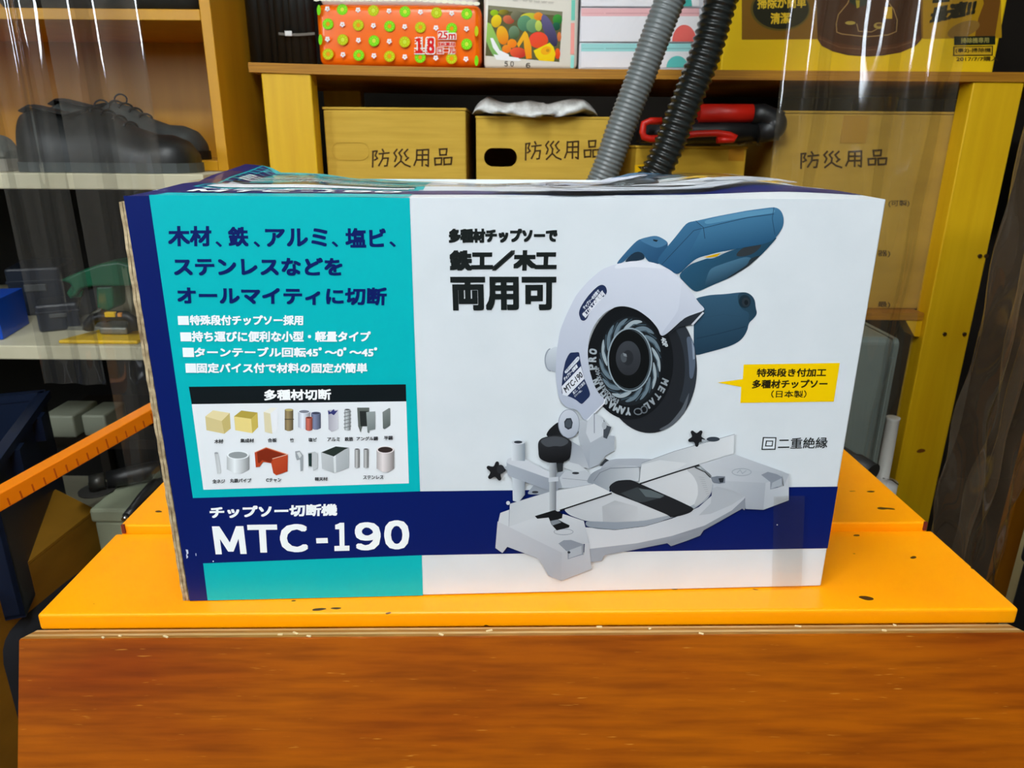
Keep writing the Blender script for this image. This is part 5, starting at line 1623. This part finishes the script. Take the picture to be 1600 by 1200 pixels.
# orange measuring bar crossing in front of the rack
BAR = mat('orange_bar_paint', (246, 134, 6), 0.4)
p0, p1 = at(-60, 812, 0.70), at(258, 633, 0.98)
ob = thing('orange_bar', 'orange square measuring bar slanting in front of the blue crate', 'bar', p0)
d = (p1 - p0).normalized(); sd = d.cross(Vector((0, 0, 1))).normalized(); upv = sd.cross(d)
def bar_box(s0, s1, a0, a1, b0, b1):
    m = MB()
    f = lambda s, a, c: d * s + sd * a + upv * c
    m.hexa([f(s0, a0, b0), f(s0, a1, b0), f(s0, a1, b1), f(s0, a0, b1)], [f(s1, a0, b0), f(s1, a1, b0), f(s1, a1, b1), f(s1, a0, b1)])
    return m
LBAR = (p1 - p0).length
m = bar_box(0, LBAR, -0.010, 0.010, -0.0105, 0.0105); o = m.build('bar_body', BAR, ob); sm = o.modifiers.new('r', 'BEVEL'); sm.width = 0.0012; sm.segments = 2
MK = mat('scale_marks', (190, 80, 6), 0.5)
for i in range(30):
    s = 0.03 + i * 0.0155
    if s < LBAR - 0.01:
        bar_box(s, s + 0.0018, 0.0101, 0.0105, -0.0085, 0.001 if i % 5 else 0.005).build('scale_mark', MK, ob)
# pale boxes on the lower level
def simple_crate(name, label, cat, lo, hi, m, yaw=0.0, bev=0.004, lid=None):
    c = Vector(((lo[0] + hi[0]) / 2, (lo[1] + hi[1]) / 2, lo[2]))
    t = thing(name, label, cat, c, yaw)
    w, dd, h = (hi[0] - lo[0]) / 2, (hi[1] - lo[1]) / 2, hi[2] - lo[2]
    if lid:
        b = MB(); b.box((-w + .003, -dd + .003, 0), (w - .003, dd - .003, h - lid - .0004), bevel=bev); b.build('box_body', m, t)
        b = MB(); b.box((-w, -dd, h - lid), (w, dd, h), bevel=bev); b.build('box_lid', m, t)
    else:
        b = MB(); b.box((-w, -dd, 0), (w, dd, h), bevel=bev); b.build('box_body', m, t)
    return t


PALE = noisy('pale_grey_green_plastic', (132, 140, 118), (148, 156, 132), (1, 1, 1), 8, 0.55)
zc = Z0 - 0.20
k0, k1 = atz(142, 815, -0.215), atz(262, 815, -0.215)
simple_crate('pale_container', 'pale grey green lidded container beside the orange lid', 'container', (k0.x, k0.y, 0), (k0.x + 0.26, k0.y + 0.12, Z0 - 0.195), PALE, lid=0.022)
sx_, sy_ = p1.x - 0.006, min(p1.y - 0.012, k0.y + 0.10)
st = thing('bar_stand', 'black stand on the pale container holding the far end of the orange bar', 'stand', (sx_, sy_, Z0 - 0.1945))
pz = (p0 + d * ((sy_ - p0.y) / d.y)).z - (Z0 - 0.1945) - 0.0175
b = MB(); b.tube([(0, 0, 0.0065), (0, 0, pz - .0045)], 0.009, 14); b.build('stand_pole', BLACKP, st)
b = MB(); b.box((-.014, -.012, pz - .0045), (.014, .012, pz)); b.build('stand_cradle', BLACKP, st)
b = MB(); b.box((-.022, -.022, 0.0), (.022, .022, 0.0065), bevel=.002); b.build('stand_base', BLACKP, st)
# white boxes on the rack's bottom level
w0, w1 = at(75, 681, 1.30), at(128, 681, 1.30)
sb = thing('small_step', 'low dark plywood stool below the cream rack', 'stool', ((w0.x + w1.x) / 2 + .06, 1.385, 0.1855))
zs0 = w0.z - 0.0006
b = MB(); b.box((-0.15, -0.10, zs0 - 0.1855 - .02), (0.17, 0.16, zs0 - 0.1855)); b.build('stool_top', mat('dark_ply', (44, 36, 26), 0.7), sb)
for sx in (-.14, .14):
    for sy in (-.09, .14):
        b = MB(); b.box((sx, sy, 0), (sx + .02, sy + .02, zs0 - 0.1855 - .0202)); b.build('leg', mat('dark_ply', (44, 36, 26), 0.7), sb)
OFFW = mat('offwhite_plastic', (176, 182, 160), 0.5)
simple_crate('white_charger', 'off white plastic box beside the corner of the blue crate', 'box', (w0.x, 1.29, w0.z), (w0.x + .062, 1.38, w0.z + .046), OFFW)
simple_crate('white_charger', 'off white plastic box just above the orange bar', 'box', (w0.x + .072, 1.30, w0.z), (w0.x + .118, 1.38, w0.z + .044), OFFW)
# black angle grinder and cable on the pale container
ag = thing('angle_grinder', 'black angle grinder lying on the pale container', 'power tool', (k0.x + .03, k0.y + .085, Z0 - 0.1945), 0.5)
b = MB(); b.tube([(-.04, 0, .016), (-.015, 0, .016), (.02, 0, .017), (.055, .006, .016)], [.013, .0145, .0155, .013], 18); b.build('motor_body', BLACKP, ag)
b = MB(); b.tube([(-.043, 0, .015), (-.064, 0, .015)], [.014, .012], 16); b.tube([(-.056, 0, .003), (-.056, 0, .016)], .010, 16); b.build('gear_head', mat('gear_head_metal', (70, 70, 66), 0.45, 0.7), ag)
b = MB(); b.tube([(-.056, 0, .0005), (-.056, 0, .003)], .026, 28); b.build('grinding_disc', mat('grinding_disc', (40, 39, 36), 0.8), ag)
# black handle with chrome tip beside the lid
hb = thing('black_pry_handle', 'black tapered handle with chrome tip leaning on the pale container beside the lid', 'handle', atz(222, 775, -0.182))
HO = hb.location.copy()
ha, hc = atz(193, 812, -0.190) - HO, atz(262, 740, -0.180) - HO
b = MB(); b.tube([ha.lerp(hc, .06), ha.lerp(hc, .2), ha.lerp(hc, .45), hc], [.0062, .0075, .0105, .013], 16); b.build('grip', BLACKP, hb)
b = MB(); b.tube([ha, ha.lerp(hc, .058)], [.0035, .0042], 12); b.build('chrome_tip', STEEL, hb)
# cardboard box at lower left with a raised flap
KRAFT_B = noisy('brown_cardboard', (118, 82, 12), (138, 98, 20), (1, 1, 3), 7, 0.75, 0.05, spec=0.2)
cl = thing('floor_carton', 'large brown cardboard box with raised flap on the floor, lower left', 'cardboard box', (-0.55, 0.62, 0))
FO = Vector((-0.55, 0.62, 0))
zb = -0.235
T = [atz(42, 886, zb), atz(150, 800, zb)]
dv2 = (T[1] - T[0]).normalized(); pv2 = Vector((dv2.y, -dv2.x, 0))
T0 = T[0] - dv2 * .25
B4 = [T0, T[1], T[1] + pv2 * 0.035, T0 + pv2 * 0.035]
b = MB()
out = [T0 - pv2 * 0.30, T[1] - pv2 * 0.30, T[1], T0]
lowf = lambda P, z: [Vector((v.x, v.y, z)) - FO for v in P]
b.hexa(lowf(out, 0.0005), lowf(out, Z0 + zb)); b.build('box_body', KRAFT_B, cl)
b = MB()
fl = [T[0] - dv2 * .05, T[1], T[1] - pv2 * 0.075 + Vector((0, 0, .022)) + dv2 * .02, T[0] - dv2 * .05 - pv2 * 0.06 + Vector((0, 0, .012))]
b.hexa([v - FO + Vector((0, 0, .0012)) for v in fl], [v - FO + Vector((0, 0, .0052)) for v in fl]); b.build('raised_flap', KRAFT_B, cl)

# ------------------------------------------------------------------ right side
GCASE = noisy('grey_case_plastic', (98, 112, 112), (110, 124, 122), (1, 1, 1), 10, 0.45)
p0, p1 = at(1338, 640, 1.06), at(1391, 640, 1.06)
gt = Z(1365, 528, 1.06)
gc = thing('grey_tool_case', 'grey plastic tool case standing on end between carton and right post', 'tool case', ((p0.x + p1.x) / 2, 1.06, 0))
w = (p1.x - p0.x) / 2
b = MB(); b.box((-w - .16, 0.0, 0.0), (w * .55, 0.16, gt), bevel=0.012, seg=4); b.build('case_shell', GCASE, gc, smooth=False)
b = MB(); b.box((w * .55 + .0005, 0.006, 0.004), (w, 0.155, gt - .004), bevel=0.010, seg=4); b.build('case_shell', GCASE, gc)
q = at(1393, 598, 1.12)
b = MB(); b.box((w + .0005, 0.05, q.z - .03), (w + .012, 0.10, q.z + .018), bevel=0.006, seg=3); b.build('latch', GCASE, gc)
b = MB(); b.box((w * .48, -0.004, 0.03), (w * .60, 0.0, gt - .03), bevel=0.0015); b.build('seam_rib', GCASE, gc)
wb0 = at(1396, 652, 1.16)
wt = thing('white_cartridge', 'white plastic cartridge standing between grey case and right post', 'cartridge', (wb0.x, 1.16, 0.215))
h = wb0.z - 0.215
b = MB(); b.tube([(0.004, 0, 0), (0.004, 0, h - .122), (0.001, 0, h - .117), (0, 0, h - .005), (0, 0, h)], [.0235, .0235, .0105, .0105, .0115], 22); b.build('cartridge_body', WHITEP, wt)
b = MB(); b.box((-.006, -.0242, h - .165), (.010, -.0225, h - .142)); b.build('blue_print', mat('blue_ink', (80, 110, 190), 0.4), wt)
b = MB(); b.tube([(-.012, -.024, h - .105), (0.004, -.026, h - .108), (.018, -.022, h - .118)], .0012, 8); b.build('wire_loop', STEEL, wt)
simple_crate('black_stand_box', 'black plastic box on the floor under the white cartridge', 'box', (wb0.x - .045, 1.125, 0), (wb0.x + .055, 1.23, 0.2145), BLACKP)
# black nozzle by the right lid edge
nz = thing('black_nozzle', 'black tubular vacuum nozzle leaning at the right edge of the rear lid', 'nozzle', at(1340, 720, 0.90))
NO = nz.location.copy()
na, nc = at(1250, 672, 0.93) - NO, at(1362, 741, 0.83) - NO
b = MB(); b.tube([na, na.lerp(nc, .75), na.lerp(nc, .78), nc], [.0125, .0125, .0150, .0150], 20); b.build('nozzle_tube', BLACKR, nz)
b = MB(); fx = nc; b.tube([fx + Vector((0, 0, -.012)), Vector((fx.x, fx.y, -NO.z + .001))], .010, 12); b.build('nozzle_leg', BLACKR, nz)
# cabinets at the right edge
rb = at(1574, 916, 0.815)
bc = thing('beige_cabinet', 'beige steel cabinet at the right edge beside the orange lid', 'cabinet', (rb.x + .2, 0.75, 0))
b = MB(); b.box((-0.2, 0, 0.02), (0.2, 0.065, 1.05), bevel=0.003); b.build('cabinet_body', mat('beige_steel', (176, 162, 116), 0.5), bc)
b = MB(); b.box((-0.185, 0.01, 0.0), (0.185, 0.058, 0.0195)); b.build('plinth', BLACKP, bc)
kb = at(1588, 905, 0.735)
simple_crate('black_toolbox', 'black plastic toolbox at the right edge in front of the beige cabinet', 'toolbox', (kb.x - .004, 0.64, 0), (kb.x + .16, 0.735, at(1595, 912, 0.64).z), BLACKP, lid=.03)
wp0 = at(1572, 840, 1.0)
bp = thing('wooden_board', 'orange brown wooden board standing upright behind the beige cabinet', 'board', (wp0.x + .1, 1.0, 0))
b = MB(); b.box((-0.1, 0, 0), (0.1, 0.02, 0.80), bevel=.001); b.build('board_panel', noisy('orange_brown_wood', (176, 108, 10), (196, 124, 16), (6, 6, .6), 5, 0.5), bp)
b = MB(); b.box((-0.05, 0.0205, 0), (0.05, 0.07, 0.60), bevel=.001); b.build('batten', MATS['orange_brown_wood'], bp)

# ------------------------------------------------------------------ hanging clear film
FILM = film('clear_vinyl', (0.95, 0.95, 0.94), 0.06, 0.07, 0.22, 0.085, (180, 178, 172))
FILM_R = film('amber_vinyl', (0.96, 0.95, 0.92), 0.09, 0.035, 0.16, 0.07, (190, 178, 150))
FILM_B = film('bunched_vinyl', (0.90, 0.87, 0.83), 0.07, 0.05, 0.40, 0.16, (176, 152, 124))


def curtain(label, Y, x0, x1, ztop, zbot, folds, amp, seed, m=None, crumple=0.0, bx0=None, bx1=None):
    """hanging sheet of clear vinyl with vertical folds; crumple gathers the hem"""
    rnd = random.Random(seed)
    nu, nv = int(150), 90
    ph = [(rnd.uniform(0.5, 2.4) * folds, rnd.uniform(0, 6.28), rnd.uniform(-1.2, 1.2), rnd.uniform(.4, 1)) for _ in range(7)]
    bx0 = x0 if bx0 is None else bx0
    bx1 = x1 if bx1 is None else bx1
    rr = []
    for j in range(nv + 1):
        t = j / nv
        z = ztop + (zbot - ztop) * t
        a0 = x0 + (bx0 - x0) * t ** 1.6
        a1 = x1 + (bx1 - x1) * t ** 1.6
        row = []
        for i in range(nu + 1):
            s = i / nu
            y = 0
            for f, p, dr, w in ph:
                y += w * math.sin(f * s * 6.28 + p + dr * t * 2.2 + .25 * math.sin(t * 9 + p))
            y *= amp / 3.2
            y += amp * .3 * math.sin(s * folds * 9 + 2.2 * math.sin(t * 3))
            c = crumple * max(0, (t - .45) / .55)
            y += c * (math.sin(t * 42 + s * 9 + seed) * math.sin(s * 23 + t * 6) + .6 * math.sin(t * 77 - s * 31)) * .5
            zz_ = z + c * .5 * math.sin(s * 17 + t * 20)
            row.append((a0 + (a1 - a0) * s + c * .3 * math.sin(t * 33 + s * 12), Y + y, zz_))
        rr.append(row)
    b = MB(); b.loft(rr, closed=False, caps=False)
    o = b.build('vinyl_curtain', m or FILM, None, loc=(x0, Y, zbot), recalc=False)
    tag(o, label, 'curtain')
    return o


ZR = ZC - 0.10
def xa(px, py, Y):
    return at(px, py, Y).x
YC = 0.99
curtain('clear vinyl curtain hanging in front of the shoe cabinet', YC, xa(62, 0, YC), xa(208, 0, YC), ZR, 0.436, 0.8, 0.018, 5)
curtain('thin clear vinyl sheet hanging at the far left edge in front of the shoes', YC + .045, xa(-60, 0, YC + .045), xa(58, 0, YC + .045), ZR, Z0 - .03, 1.0, 0.012, 11)
curtain('clear vinyl curtain hanging in front of the yellow carton and large box', YC - .02, xa(1240, 0, YC - .02), xa(1530, 0, YC - .02), ZR, 0.45, 2.0, 0.020, 21, FILM_R, crumple=0.003)
YB2 = 0.865
curtain('bunched clear vinyl curtain with crumpled hem hanging beside the right post', YB2, xa(1446, 900, YB2), xa(1572, 900, YB2), ZR, 0.335, 2.2, 0.020, 35, FILM_B, crumple=0.018)
CUR = thing('curtain_rail', 'steel rail under the ceiling carrying the clear vinyl curtains', 'rail', (0, 1.0, ZR))
b = MB(); b.tube([(-1.3, 0, 0.012), (1.3, 0, 0.012)], .012, 12); b.build('rail_tube', STEEL, CUR)
for x in (-1.2, 0, 1.2):
    b = MB(); b.tube([(x, 0, .02), (x, 0, ZC - ZR)], .005, 8); b.build('rail_hanger', STEEL, CUR)
